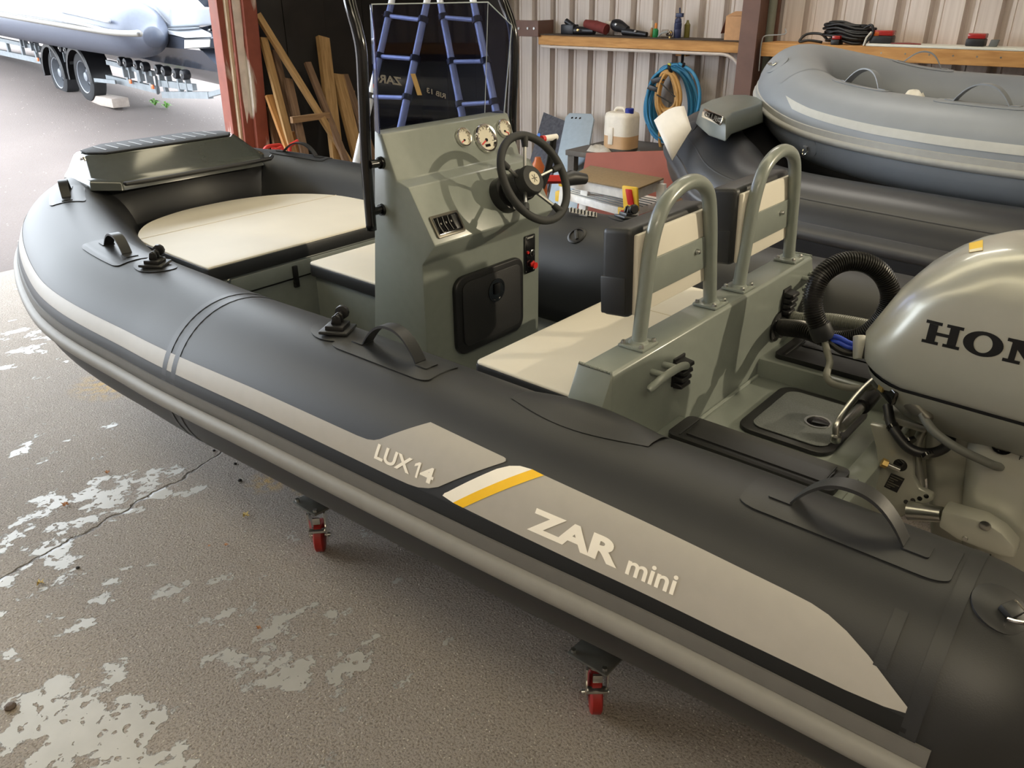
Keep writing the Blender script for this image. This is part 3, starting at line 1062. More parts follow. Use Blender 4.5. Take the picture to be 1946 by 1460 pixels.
MB().prism([(hc[0] + a + 0.006, hc[1] + b - 0.004, 0.616) for a, b in rrect(0.212, 0.272, 0.035)], (0, 0, 0.004)).build('hatch_lid', HATCHTEX, hat, bevel=0.002)
MB().lathe((-0.625, 2.02, 0.6195), (0, 0, 1), [(0.036, 0), (0.036, 0.003), (0.030, 0.003), (0.029, 0.0008), (0.001, 0.0008)], 28).build('latch_ring', STEEL, hat)
MB().lathe((-0.625, 2.02, 0.6205), (0, 0, 1), [(0.029, 0), (0.029, 0.0006)], 28).build('latch_well', GLOSSBLK, hat)
MB().obox((-0.615, 2.015, 0.6235), (0.022, 0.004, 0), (-0.001, 0.008, 0), (0, 0, 0.002)).build('latch_grip', BLKPLAST, hat, bevel=0.001)

# helm seat box with its end, welds, cleats, vents
MB().prism([(-0.955, 1.43, 0.43), (-0.955, 1.43, 0.86), (-0.99, 1.43, 0.905), (-0.905, 1.43, 0.912), (-0.903, 1.43, 0.5)][::-1] if False else
           [(-1.0, 1.40, 0.43), (-1.0, 1.40, 0.90), (-0.985, 1.40, 0.912), (-0.907, 1.40, 0.912), (-0.90, 1.40, 0.905), (-0.905, 1.40, 0.43)], (0, 1.155, 0)).build('seat_box', PAINT, boat, bevel=0.003)
# sloping port and starboard ends
for sg, ye in ((-1, 1.401), (1, 2.554)):
    yo = ye + sg * 0.055
    MB().add([(-1.0, ye, 0.912), (-0.902, ye, 0.912), (-0.902, ye, 0.60), (-1.0, ye, 0.60), (-1.0, yo, 0.80), (-0.902, yo, 0.80), (-0.902, yo, 0.60), (-1.0, yo, 0.60)],
             [(0, 1, 5, 4), (1, 2, 6, 5), (0, 4, 7, 3), (4, 5, 6, 7), (2, 3, 7, 6)]).build('seat_box_end', PAINT, boat, bevel=0.003)
    pts = []
    for i in range(41):
        pts.append((-0.995 + 0.09 * i / 40, ye + sg * 0.001, 0.9125))
    MB().sweep(pts, [0.0028 if i % 2 else 0.0045 for i in range(41)], 8).build('weld_bead', PAINT, boat)
MB().sweep([(-0.8985, 1.75, 0.602), (-0.8985, 2.23, 0.602)], 0.006, 8).build('weld_bead', PAINT, boat)

for yc in (1.60, 2.52):
    cl = MB().sweep(crom([(-0.868, yc - 0.092, 0.838), (-0.862, yc - 0.05, 0.852), (-0.860, yc, 0.857), (-0.862, yc + 0.05, 0.852), (-0.868, yc + 0.092, 0.838)], 6), [0.006] + [0.0105] * 23 + [0.006], 10).build('cleat', PAINT, boat)
    for k in (-0.028, 0.028):
        MB().cyl((-0.906, yc + k, 0.855), (-0.862, yc + k, 0.856), 0.008, n=12).build('cleat_post', PAINT, cl)
for yc, zc in ((1.705, 0.812), (2.372, 0.815)):
    vb = MB().obox((-0.899, yc, zc), (0.004, 0, 0), (0, 0.028, 0), (0, 0, 0.040)).build('clam_vent', BLKPLAST, boat, bevel=0.003)
    for k in range(4):
        z = zc + 0.032 - k * 0.019
        MB().prism([(-0.896, yc - 0.026, z), (-0.868 - 0.002 * k, yc - 0.022, z - 0.006), (-0.866 - 0.002 * k, yc - 0.022, z - 0.016), (-0.896, yc - 0.026, z - 0.018)], (0, 0.048, 0)).build('louvre', BLKPLAST, vb, bevel=0.002)

# helm seat frames with padded backrests
def seat_frame(pts, ybolt, lab):
    fr = MB().sweep(crom(pts, 8), 0.0185, 16).build('seat_frame', PAINT, boat, angle=60, label=lab)
    for p in (pts[0], pts[-1]):
        pl = MB().obox((p[0], p[1], 0.9165), (0.036, 0, 0), (0, 0.038, 0), (0, 0, 0.004)).build('foot_plate', PAINT, fr, bevel=0.003)
        MB().lathe((p[0], p[1], 0.920), (0, 0, 1), [(0.026, 0), (0.021, 0.006), (0.018, 0.007)], 16).build('weld_ring', PAINT, fr)
        for a in (-1, 1):
            for b in (-1, 1):
                MB().lathe((p[0] + a * 0.026, p[1] + b * 0.028, 0.920), (0, 0, 1), [(0.0065, 0), (0.0065, 0.006), (0.004, 0.009)], 6).build('bolt', STEEL, fr)
    ya, yb = pts[0][1] - 0.01, pts[-1][1] - 0.028
    ym = (ya + yb) / 2
    w = yb - ya
    bk = MB().obox((-1.012, ym, 1.086), (0.040, 0, 0.004), (0, w / 2 + 0.008, 0), (-0.004, 0, 0.110)).build('backrest', BLKVINYL, boat, bevel=0.014, seg=3)
    MB().obox((-0.966, ym + 0.004, 1.085), (0.008, 0, 0.001), (0, w / 2 - 0.004, 0), (-0.004, 0, 0.100)).build('rear_panel', CREAM, bk, bevel=0.006)
    MB().obox((-1.014, ya - 0.004, 1.03), (0.036, 0, 0.004), (0, 0.007, 0), (-0.003, 0, 0.048)).build('side_pocket', BLKVINYL, bk, bevel=0.005)
    sp = MB().obox((-0.954, (pts[0][1] + pts[-1][1]) / 2, 1.072), (0.003, 0, 0), (0, (pts[-1][1] - pts[0][1]) / 2 - 0.02, 0), (-0.001, 0, 0.044)).build('mounting_strap', PAINT, bk, bevel=0.002)
    MB().lathe((-0.951, ybolt, 1.085), (1, 0, 0), [(0.0075, 0), (0.0075, 0.004), (0.005, 0.010), (0.001, 0.011)], 10).build('bolt', STEEL, bk)


FX = -0.945
seat_frame([(FX, 1.576, 0.90), (FX, 1.588, 1.03), (FX, 1.602, 1.155), (FX, 1.640, 1.235), (FX, 1.708, 1.272), (FX, 1.790, 1.276), (FX, 1.858, 1.240), (FX, 1.890, 1.165), (FX, 1.918, 1.03), (FX, 1.944, 0.90)], 1.845, 'grey hoop seat frame on the port side')
seat_frame([(FX, 2.113, 0.90), (FX, 2.128, 1.03), (FX, 2.144, 1.150), (FX, 2.180, 1.235), (FX, 2.245, 1.272), (FX, 2.318, 1.276), (FX, 2.388, 1.244), (FX, 2.422, 1.165), (FX, 2.446, 1.03), (FX, 2.468, 0.90)], 2.365, 'grey hoop seat frame on the starboard side')

# helm bench, bow locker, console seat base
MB().box((-1.42, 1.51, 0.43), (-1.0, 2.45, 0.696)).build('helm_bench', PAINTD, boat, bevel=0.004)
lk = MB().box((-3.45, 1.47, 0.43), (-2.715, 2.47, 0.722)).build('bow_locker', PAINTD, boat, bevel=0.004)
MB().box((-2.716, 1.475, 0.655), (-2.700, 2.465, 0.718)).build('locker_lid_edge', PAINTD, lk, bevel=0.002)
MB().box((-2.7145, 1.475, 0.645), (-2.712, 2.465, 0.654)).build('lid_gap', BLKPLAST, lk, smooth=False)
q = AX(560, 520, -2.70)
MB().obox((-2.694, q.y, 0.672), (0.006, 0, 0), (0, 0.011, 0), (0, 0, 0.034)).build('rubber_latch', BLKPLAST, lk, bevel=0.003)
MB().obox((-2.700, q.y + 0.003, 0.628), (0.007, 0, 0), (0, 0.012, 0), (0, 0, 0.014)).build('latch_keeper', BLKPLAST, lk, bevel=0.003)
q = AX(435, 534, -2.70)
MB().lathe((-2.699, q.y, q.z), (1, 0, 0), [(0.008, 0), (0.006, 0.004)], 10).build('rivet', STEEL, lk)
MB().box((-2.57, 1.80, 0.43), (-2.02, 2.20, 0.690)).build('console_seat_base', PAINTD, boat, bevel=0.004)


def cushion(name, x0, x1, y0, y1, z0, z1, label, loc, poly=None):
    t = thing(name, label, 'cushion', loc)
    poly = poly or [((x0 + x1) / 2 + a, (y0 + y1) / 2 + b) for a, b in rrect(x1 - x0, y1 - y0, 0.02)]
    MB().prism([(x, y, z0) for x, y in poly], (0, 0, z1 - z0 - 0.004)).build('black_side', BLKVINYL, t, bevel=0.006)
    cx, cy = sum(p[0] for p in poly) / len(poly), sum(p[1] for p in poly) / len(poly)
    top = [(cx + (x - cx) * 0.992, cy + (y - cy) * 0.992) for x, y in poly]
    MB().prism([(x, y, z1 - 0.010) for x, y in top], (0, 0, 0.012)).build('cream_top', CREAM, t, bevel=0.005, seg=3)
    return t


hcu = cushion('bench_cushion', -1.435, -1.003, 1.50, 2.46, 0.697, 0.752, 'cream topped bench cushion behind the console', (-1.24, 1.98, 0.697))
MB().sweep([(-1.42, 2.16, 0.7538), (-1.01, 2.16, 0.7538)], 0.0014, 6).build('seam', mat('vinyl_seam', (196, 184, 156), 0.6), hcu)
cushion('console_seat_cushion', -2.585, -2.03, 1.782, 2.20, 0.691, 0.745, 'small cream cushion on the seat in front of the console', (-2.3, 1.99, 0.691))
bowp = [(-2.705, 1.43)] + [(x, y) for x, y in crom([(-2.705, 2.51), (-3.10, 2.505), (-3.32, 2.47), (-3.50, 2.34), (-3.59, 2.15), (-3.61, 1.97), (-3.59, 1.79), (-3.50, 1.60), (-3.32, 1.47), (-3.10, 1.44), (-2.75, 1.43)], 5)]
bc = cushion('bow_cushion', 0, 0, 0, 0, 0.723, 0.782, 'large cream sunpad cushion filling the bow', (-3.1, 1.97, 0.723), bowp)
MB().sweep([(-3.28, 1.46, 0.7842), (-3.28, 2.49, 0.7842)], 0.0014, 6).build('seam', MATS['vinyl_seam'], bc)

# bow step
BOWGRP = mat('bow_step_gelcoat', (76, 80, 77), 0.16, var=0.05, coat=0.8)
def bow_ring(z, xf, xa, hy, ca, cf):
    yc = Y0 - 0.035
    return [(xa, yc - hy + ca, z), (xa + 0.0, yc + hy - ca, z), (xa - ca * 1.2, yc + hy, z), (xf + cf, yc + hy, z), (xf, yc + hy - cf * 1.6, z), (xf, yc - hy + cf * 1.6, z), (xf + cf, yc - hy, z), (xa - ca * 1.2, yc - hy, z)]


rings = [bow_ring(0.92, -4.10, -3.60, 0.45, 0.09, 0.12), bow_ring(0.955, -4.10, -3.61, 0.445, 0.09, 0.12), bow_ring(0.970, -4.09, -3.65, 0.425, 0.08, 0.11), bow_ring(1.038, -4.07, -3.78, 0.385, 0.06, 0.10), bow_ring(1.046, -4.06, -3.79, 0.375, 0.06, 0.10)]
bs = MB().grid(rings, close_u=True)
bs.add(rings[-1], [tuple(range(8))])
step = bs.build('bow_step', BOWGRP, boat, bevel=0.010, seg=3)
padp = [(-3.80, Y0 - 0.31), (-3.80, Y0 + 0.31), (-3.87, Y0 + 0.365), (-3.95, Y0 + 0.36), (-4.05, Y0 + 0.22), (-4.05, Y0 - 0.22), (-3.95, Y0 - 0.36), (-3.87, Y0 - 0.365)]
MB().prism([(x, y - 0.035, 1.047) for x, y in padp], (0, 0, 0.008)).build('grip_pad', mat('matt_grip_pad', (40, 41, 44), 0.8), step, bevel=0.004)
for k in range(11):
    yy = Y0 - 0.315 + k * 0.056
    MB().obox((-3.925, yy, 1.0555), (0.065, 0, 0), (0, 0.0035, 0), (0, 0, 0.0015)).build('grip_rib', RAILF, step, smooth=False)
MB().sweep([(-3.70, Y0 - 0.445, 0.935), (-3.605, Y0 - 0.37, 0.945), (-3.595, Y0 - 0.25, 0.945), (-3.595, Y0 + 0.25, 0.945), (-3.605, Y0 + 0.37, 0.945), (-3.70, Y0 + 0.445, 0.935)], 0.010, 8).build('step_gasket', BLKPLAST, step)
# chrome bow fairlead
MB().obox((-3.86, Y0 - 0.415, 1.00), (0.022, 0, 0), (0, 0.010, 0.004), (0, 0, 0.016)).build('fairlead', CHROME, step, bevel=0.005)
MB().sweep(crom([(-3.89, Y0 - 0.42, 1.00), (-3.88, Y0 - 0.425, 1.03), (-3.85, Y0 - 0.425, 1.035), (-3.835, Y0 - 0.42, 1.00)], 5), 0.006, 8).build('fairlead_horn', CHROME, step)
# ================================================================== console and helm
CY0, CY1 = 1.665, 2.255
prof = [(-2.090, 0.43), (-1.981, 1.315), (-1.948, 1.305), (-1.894, 1.171), (-1.843, 1.158), (-1.739, 0.993), (-1.801, 0.920), (-1.802, 0.43)]
console = MB().prism([(x, CY0, z) for x, z in prof], (0, CY1 - CY0, 0)).build('console', PAINT, boat, bevel=0.005)
# upper dash frame: normal and in-plane axes
UA, UB = Vector((-1.948, 0, 1.305)), Vector((-1.894, 0, 1.171))
ud = (UB - UA).normalized()
un = Vector((-ud.z, 0, ud.x)).normalized()
if un.x < 0:
    un.negate()
EY = Vector((0, 1, 0))


def on_upper(y, t):
    """point on the upper dash, t = distance down from its top edge"""
    p = UA + ud * t
    return Vector((p.x, y, p.z))


for yy, t, r, nd in ((2.000, 0.053, 0.033, 200), (2.104, 0.070, 0.051, 205), (2.208, 0.049, 0.033, 330)):
    c = on_upper(yy, t)
    g = MB().lathe(c, un, [(r, 0.0), (r, 0.006), (r * 0.93, 0.012), (r * 0.82, 0.011), (r * 0.74, 0.003)], 36, cap=False).build('gauge', CHROME, boat)
    MB().lathe(c, un, [(r * 0.76, 0.0), (r * 0.76, 0.0035)], 36).build('gauge_face', DIALFACE, g)
    upv = -ud
    a = math.radians(nd)
    dv = EY * math.cos(a) + upv * math.sin(a)
    pc = c - upv * r * (0.12 if r > 0.04 else 0.3)
    MB().obox(pc + un * 0.0050 + dv * r * 0.28, dv * r * 0.30, un.cross(dv) * r * 0.05, un * 0.0007).build('needle', RED, g, smooth=False)
    MB().lathe(pc + un * 0.004, un, [(r * 0.13, 0), (r * 0.10, 0.003)], 14).build('needle_hub', GLOSSBLK, g)
    if r > 0.04:
        MB().obox(c + un * 0.0042 - upv * r * 0.48, EY * r * 0.24, upv * r * 0.09, un * 0.0004).build('counter_window', GLOSSBLK, g, smooth=False)
    for k in range(9):
        aa = math.radians(-20 + 220 * k / 8)
        d2 = EY * math.cos(aa) + upv * math.sin(aa)
        MB().obox(c + un * 0.0040 + d2 * r * 0.66, d2 * r * 0.07, un.cross(d2) * r * 0.018, un * 0.0003).build('tick', GLOSSBLK, g, smooth=False)

# sloping dash with rocker switches
DA, DB = Vector((-1.843, 0, 1.158)), Vector((-1.739, 0, 0.993))
dd_ = (DB - DA).normalized()
dn = Vector((-dd_.z, 0, dd_.x)).normalized()
if dn.x < 0:
    dn.negate()


def on_dash(y, t):
    p = DA + dd_ * t
    return Vector((p.x, y, p.z))


sc_ = on_dash(1.750, 0.140)
BRONZE = mat('switch_bezel', (92, 88, 78), 0.35, 0.4)
sw = MB().prism([sc_ + EY * a + dd_ * b for a, b in rrect(0.124, 0.074, 0.008)], dn * 0.006).build('switch_panel', BRONZE, boat, bevel=0.002)
MB().prism([sc_ + dn * 0.004 + EY * a + dd_ * b for a, b in rrect(0.108, 0.056, 0.004)], dn * 0.0035).build('switch_well', GLOSSBLK, sw, bevel=0.001)
for k in range(4):
    c = sc_ + EY * (-0.036 + k * 0.0225) + dn * 0.007
    hh = 0.0 if k == 3 else 0.008
    pr = [c - dd_ * 0.024 + EY * -0.0095, c - dd_ * 0.024 + dn * (0.010 if k < 3 else 0.004) + EY * -0.0095, c + dn * (0.006 if k < 3 else 0.003) + EY * -0.0095,
          c + dd_ * 0.024 + dn * (0.012 if k < 3 else 0.003) + EY * -0.0095, c + dd_ * 0.024 + EY * -0.0095]
    rk = MB().prism(pr, EY * 0.019).build('rocker_switch', GLOSSBLK if k < 3 else BLKPLAST, sw, bevel=0.0015)
    if k < 3:
        MB().obox(c - dd_ * 0.004 + dn * 0.0080, EY * 0.002, dd_ * 0.003, dn * 0.0006).build('switch_lamp', RAIL, sw, smooth=False)

# steering wheel
WC = Vector((-1.653, 2.044, 1.151))
wn_ = Vector((math.cos(math.radians(30)), 0, math.sin(math.radians(30))))
wu = Vector((-wn_.z, 0, wn_.x))
WR = 0.1445
whl = MB().sweep([WC + (EY * math.cos(2 * PI * k / 64) + wu * math.sin(2 * PI * k / 64)) * WR for k in range(64)], 0.0132, 14, closed=True).build('steering_wheel', mat('soft_grip_rubber', (40, 41, 41), 0.65, bump=0.1, bscale=400), boat, angle=180)
SOFT = MATS['soft_grip_rubber']
hubc = WC - wn_ * 0.040
MB().lathe(hubc, wn_, [(0.042, -0.012), (0.048, -0.006), (0.049, 0.024), (0.044, 0.034), (0.026, 0.037), (0.001, 0.0375)], 32).build('hub', SOFT, whl)
MB().lathe(hubc + wn_ * 0.0372, wn_, [(0.023, 0), (0.023, 0.0012), (0.001, 0.0014)], 24).build('hub_badge', DIALFACE, whl)
for k in range(6):
    a = PI * k / 3
    d = EY * math.cos(a) + wu * math.sin(a)
    MB().obox(hubc + wn_ * 0.0388 + d * 0.0075, d * 0.0065, wn_.cross(d) * 0.0012, wn_ * 0.0003).build('badge_ray', BRONZE, whl, smooth=False)
for k in range(5):
    a = math.radians(90 + 72 * k - 12)
    d = EY * math.cos(a) + wu * math.sin(a)
    MB().sweep([hubc + d * 0.034 + wn_ * 0.004, WC + d * (WR - 0.012)], 0.0060, 10).build('spoke', STEEL, whl)
    MB().sweep([WC + d * (WR - 0.036) - wn_ * 0.0075, WC + d * (WR - 0.004)], [0.0100, 0.0135], 12).build('spoke_boot', SOFT, whl)
MB().lathe(hubc, -wn_, [(0.050, 0.004), (0.053, 0.012), (0.053, 0.060), (0.044, 0.075), (0.062, 0.078), (0.062, 0.135)], 32).build('steering_column', BLKPLAST, boat)

# console hatch on the aft face
hx = -1.801
hy, hz = 1.9655, 0.703
hp = [(hx, hy + a, hz + b) for a, b in rrect(0.352, 0.280, 0.045)]
hat2 = MB().prism(hp, (0.020, 0, 0)).build('console_hatch', BLKPLAST, boat, bevel=0.006, seg=3)
MB().prism([(hx + 0.020, hy + 0.004 + a, hz + 0.004 + b) for a, b in rrect(0.300, 0.232, 0.03)], (0.005, 0, 0)).build('hatch_lid', mat('pebbled_black', (34, 34, 36), 0.5, bump=0.35, bscale=420), hat2, bevel=0.003)
MB().lathe((hx + 0.0255, 1.985, 0.757), (1, 0, 0), [(0.042, 0), (0.042, 0.003), (0.036, 0.003), (0.034, 0.0012), (0.001, 0.0012)], 26).build('latch_ring', GLOSSBLK, hat2)
MB().obox((hx + 0.030, 1.985, 0.762), (0.003, 0, 0), (0, 0.014, 0), (0, 0, 0.019)).build('latch_grip', BLKPLAST, hat2, bevel=0.003)
# ignition panel
ip = MB().prism([(hx, 2.1945 + a, 0.833 + b) for a, b in rrect(0.058, 0.142, 0.006)], (0.006, 0, 0)).build('ignition_panel', GLOSSBLK, boat, bevel=0.0015)
for a in (-1, 1):
    for b in (-1, 1):
        MB().lathe((hx + 0.006, 2.1945 + a * 0.021, 0.833 + b * 0.063), (1, 0, 0), [(0.0035, 0), (0.003, 0.001)], 10).build('screw', CHROME, ip)
MB().lathe((hx + 0.006, 2.180, 0.842), (1, 0, 0), [(0.006, 0), (0.005, 0.005)], 12).build('warning_lamp', RED, ip)
MB().lathe((hx + 0.006, 2.204, 0.836), (1, 0, 0), [(0.012, 0), (0.012, 0.004), (0.008, 0.005), (0.007, 0.010)], 20).build('key_switch', BLKPLAST, ip)
MB().lathe((hx + 0.006, 2.204, 0.836), (1, 0, 0), [(0.0125, 0.004), (0.0110, 0.0048)], 20, cap=False).build('key_ring', STEEL, ip)
MB().lathe((hx + 0.006, 2.206, 0.790), (1, 0, 0), [(0.007, 0), (0.007, 0.010), (0.012, 0.012), (0.012, 0.018)], 14).build('kill_switch', RED, ip)
MB().obox((hx + 0.014, 2.199, 0.797), (0.003, 0, 0), (0, 0.010, 0.003), (0, -0.002, 0.007)).build('kill_clip', RED, ip, bevel=0.001)
MB().obox((hx + 0.0064, 2.1945, 0.895), (0.0004, 0, 0), (0, 0.016, 0), (0, 0, 0.003)).build('panel_print', mat('panel_print_grey', (150, 150, 148), 0.5), ip, smooth=False)

# windscreen
TINT = tinted('smoked_windscreen', (0.40, 0.44, 0.62))
wx = -1.983


def pane(name, poly, n, m=TINT, th=0.004):
    return MB().prism(poly, Vector(n) * th).build(name, m, boat, smooth=False)


b0, b1 = Vector((wx, 1.674, 1.312)), Vector((wx, 2.172, 1.312))
t0, t1 = Vector((wx - 0.005, 1.700, 1.664)), Vector((wx - 0.005, 2.205, 1.662))
ws = pane('windscreen', [b0, b1, t1, t0], (-1, 0, 0))
w1, w2, w3 = Vector((-1.946, 2.232, 1.308)), Vector((-1.938, 2.268, 1.590)), Vector((wx - 0.005, 2.207, 1.662))
wg = pane('windscreen_wing', [b1 + Vector((0, 0.002, 0)), w1, w2, w3], (-0.8, 0.5, 0))
wp = pane('windscreen_wing', [b0 - Vector((0, 0.002, 0)), Vector((-1.950, 1.662, 1.308)), Vector((-1.945, 1.668, 1.600)), t0 - Vector((0, 0.002, 0))], (-0.8, -0.5, 0))
EDGE = mat('polished_acrylic_edge', (170, 180, 186), 0.2, var=0.02)
MB().sweep([b0, t0, t1, w2, w1], 0.0022, 6).build('polished_edge', EDGE, ws)
MB().sweep([b1, t1], 0.0016, 6).build('fold_line', EDGE, ws)
# reversed lettering in dull colours on the aft face of the screen
SCREENTXT = mat('screen_lettering', (104, 100, 94), 0.7)
SCREENYEL = mat('screen_yellow', (150, 122, 72), 0.7)


def scr(px, py):
    return AX(px, py, wx + 0.0012)


def scr_text(body, pr, pl_, h, bold):
    """reversed lettering running from pr (right end) to pl_ (left end)"""
    a, b = scr(*pr), scr(*pl_)
    flat_text('screen_lettering', body, a, b - a, Vector((0, 0, h)), SCREENTXT, ws, bold)


scr_text('ZAR', (764, 163), (720, 157), 0.024, 0.03)
scr_text('RIB 13', (847, 188), (811, 176), 0.016, 0.02)
MB().prism([scr(780, 140), scr(789, 140), scr(802, 181), scr(793, 181)], (0.0004, 0, 0)).build('yellow_slash', SCREENYEL, ws, smooth=False)

# black hoop around the screen
HB = mat('black_powder_coat', (16, 16, 18), 0.18, coat=0.5)
py_ = 1.622
pl = [AY(706, 437, py_), AY(700, 360, py_), AY(695, 288, py_), AY(691, 185, py_), AY(687, 103, py_), AY(679, 58, py_), AY(664, 0, py_)]
sy_ = 2.298
pr = [AY(956, 0, sy_), AY(972, 46, sy_), AY(977, 90, sy_), AY(976, 150, sy_), AY(973, 220, sy_), AY(973, 330, sy_)]
top = [pl[-1] + Vector((-0.05, 0.03, 0.12)), Vector((pl[-1].x - 0.06, py_ + 0.12, 1.86)), Vector((pl[-1].x - 0.06, Y0, 1.88)), Vector((pl[-1].x - 0.06, sy_ - 0.12, 1.86)), Vector((pl[-1].x - 0.05, sy_ - 0.03, pl[-1].z + 0.12))]
hoop = MB().sweep(crom(pl + top + pr, 7), 0.0172, 14).build('screen_hoop', HB, boat, angle=180)
for a, b in (((703, 313), (722, 313)), ((705, 403), (726, 403))):
    c = AY(a[0], a[1], py_)
    MB().cyl((c.x, py_, c.z), (c.x + 0.004, CY0 + 0.002, c.z), 0.013, n=14).build('hoop_standoff', HB, hoop)
    MB().lathe((c.x + 0.004, CY0 + 0.001, c.z), (0, -1, 0), [(0.020, 0), (0.018, 0.010)], 16).build('standoff_foot', HB, hoop)
# throttle with red button, seen through the wheel
th = AX(985, 268, -1.78)
thr = MB().sweep(crom([(-1.80, 2.262, 1.06), (-1.79, 2.285, 1.12), (-1.775, 2.290, 1.19), (-1.765, 2.285, 1.235)], 6), [0.013] * 12 + [0.012] * 7, 12).build('throttle_lever', BLKPLAST, boat)
MB().sweep([(-1.767, 2.235, 1.238), (-1.765, 2.300, 1.236)], 0.011, 12).build('throttle_grip', mat('white_plastic', (232, 230, 226), 0.4), thr)
MB().sweep([(-1.768, 2.222, 1.2385), (-1.767, 2.236, 1.238)], 0.0115, 12).build('throttle_button', RED, thr)
# ================================================================== outboard motor
MY = 1.975
motor = thing('outboard_motor', 'silver outboard motor with black lettering clamped on the boat transom', 'outboard motor', (-0.3, MY, 0.25))


def cowl_ring(z, xf, xa, hw, rf, ra, n=7):
    """rounded plan outline, rounder at the front"""
    out = []
    for cx, cy, a0, r in ((xa - ra, MY + hw - ra, 0, ra), (xf + rf, MY + hw - rf, 90, rf), (xf + rf, MY - hw + rf, 180, rf), (xa - ra, MY - hw + ra, 270, ra)):
        for k in range(n + 1):
            a = math.radians(a0 + 90 * k / n)
            out.append((cx + r * math.cos(a), cy + r * math.sin(a), z))
    return out


rings = [cowl_ring(0.884, -0.488, 0.150, 0.184, 0.10, 0.10), cowl_ring(0.895, -0.500, 0.160, 0.192, 0.10, 0.10), cowl_ring(0.950, -0.508, 0.172, 0.197, 0.11, 0.11), cowl_ring(1.02, -0.486, 0.172, 0.195, 0.12, 0.11),
         cowl_ring(1.08, -0.458, 0.168, 0.191, 0.12, 0.11), cowl_ring(1.118, -0.432, 0.160, 0.187, 0.13, 0.11), cowl_ring(1.136, -0.414, 0.156, 0.180, 0.13, 0.11), cowl_ring(1.165, -0.382, 0.146, 0.168, 0.13, 0.11),
         cowl_ring(1.192, -0.345, 0.13, 0.150, 0.12, 0.10), cowl_ring(1.212, -0.300, 0.11, 0.126, 0.10, 0.09), cowl_ring(1.224, -0.240, 0.08, 0.095, 0.08, 0.08), cowl_ring(1.228, -0.16, 0.03, 0.055, 0.05, 0.05)]
cb = MB().grid(rings, close_u=True)
cb.add(rings[-1], [tuple(range(len(rings[-1])))])
# the seam of the hood dips towards the front as in the photograph
for i, v in enumerate(cb.v):
    x, y, z = v
    if z < 0.96:
        f = max(0.0, min(1.0, (-0.36 - x) / 0.14))
        cb.v[i] = (x, y, z + 0.022 * f)
cowl = cb.build('cowling', MOTOR, motor, angle=60)
bvh = BVHTree.FromPolygons([Vector(v) for v in cb.v], [f for f in cb.f])


def stick(pts2, fs, name, m, parent, off=0.0012):
    """lay flat (x, z) shapes on the port side of the cowling"""
    vs = []
    for x, z in pts2:
        h = bvh.ray_cast(Vector((x, MY - 1.0, z)), Vector((0, 1, 0)))
        y = h[0].y if h[0] else MY - 0.19
        vs.append((x, y - off, z))
    return MB().add(vs, fs).build(name, m, parent, smooth=False)


def bars(rects):
    vs, fs = [], []
    for r in rects:
        o = len(vs)
        vs += r
        fs.append(tuple(range(o, o + len(r))))
    return vs, fs


LETTER = mat('lettering_black', (16, 17, 20), 0.4)
lh = 0.050


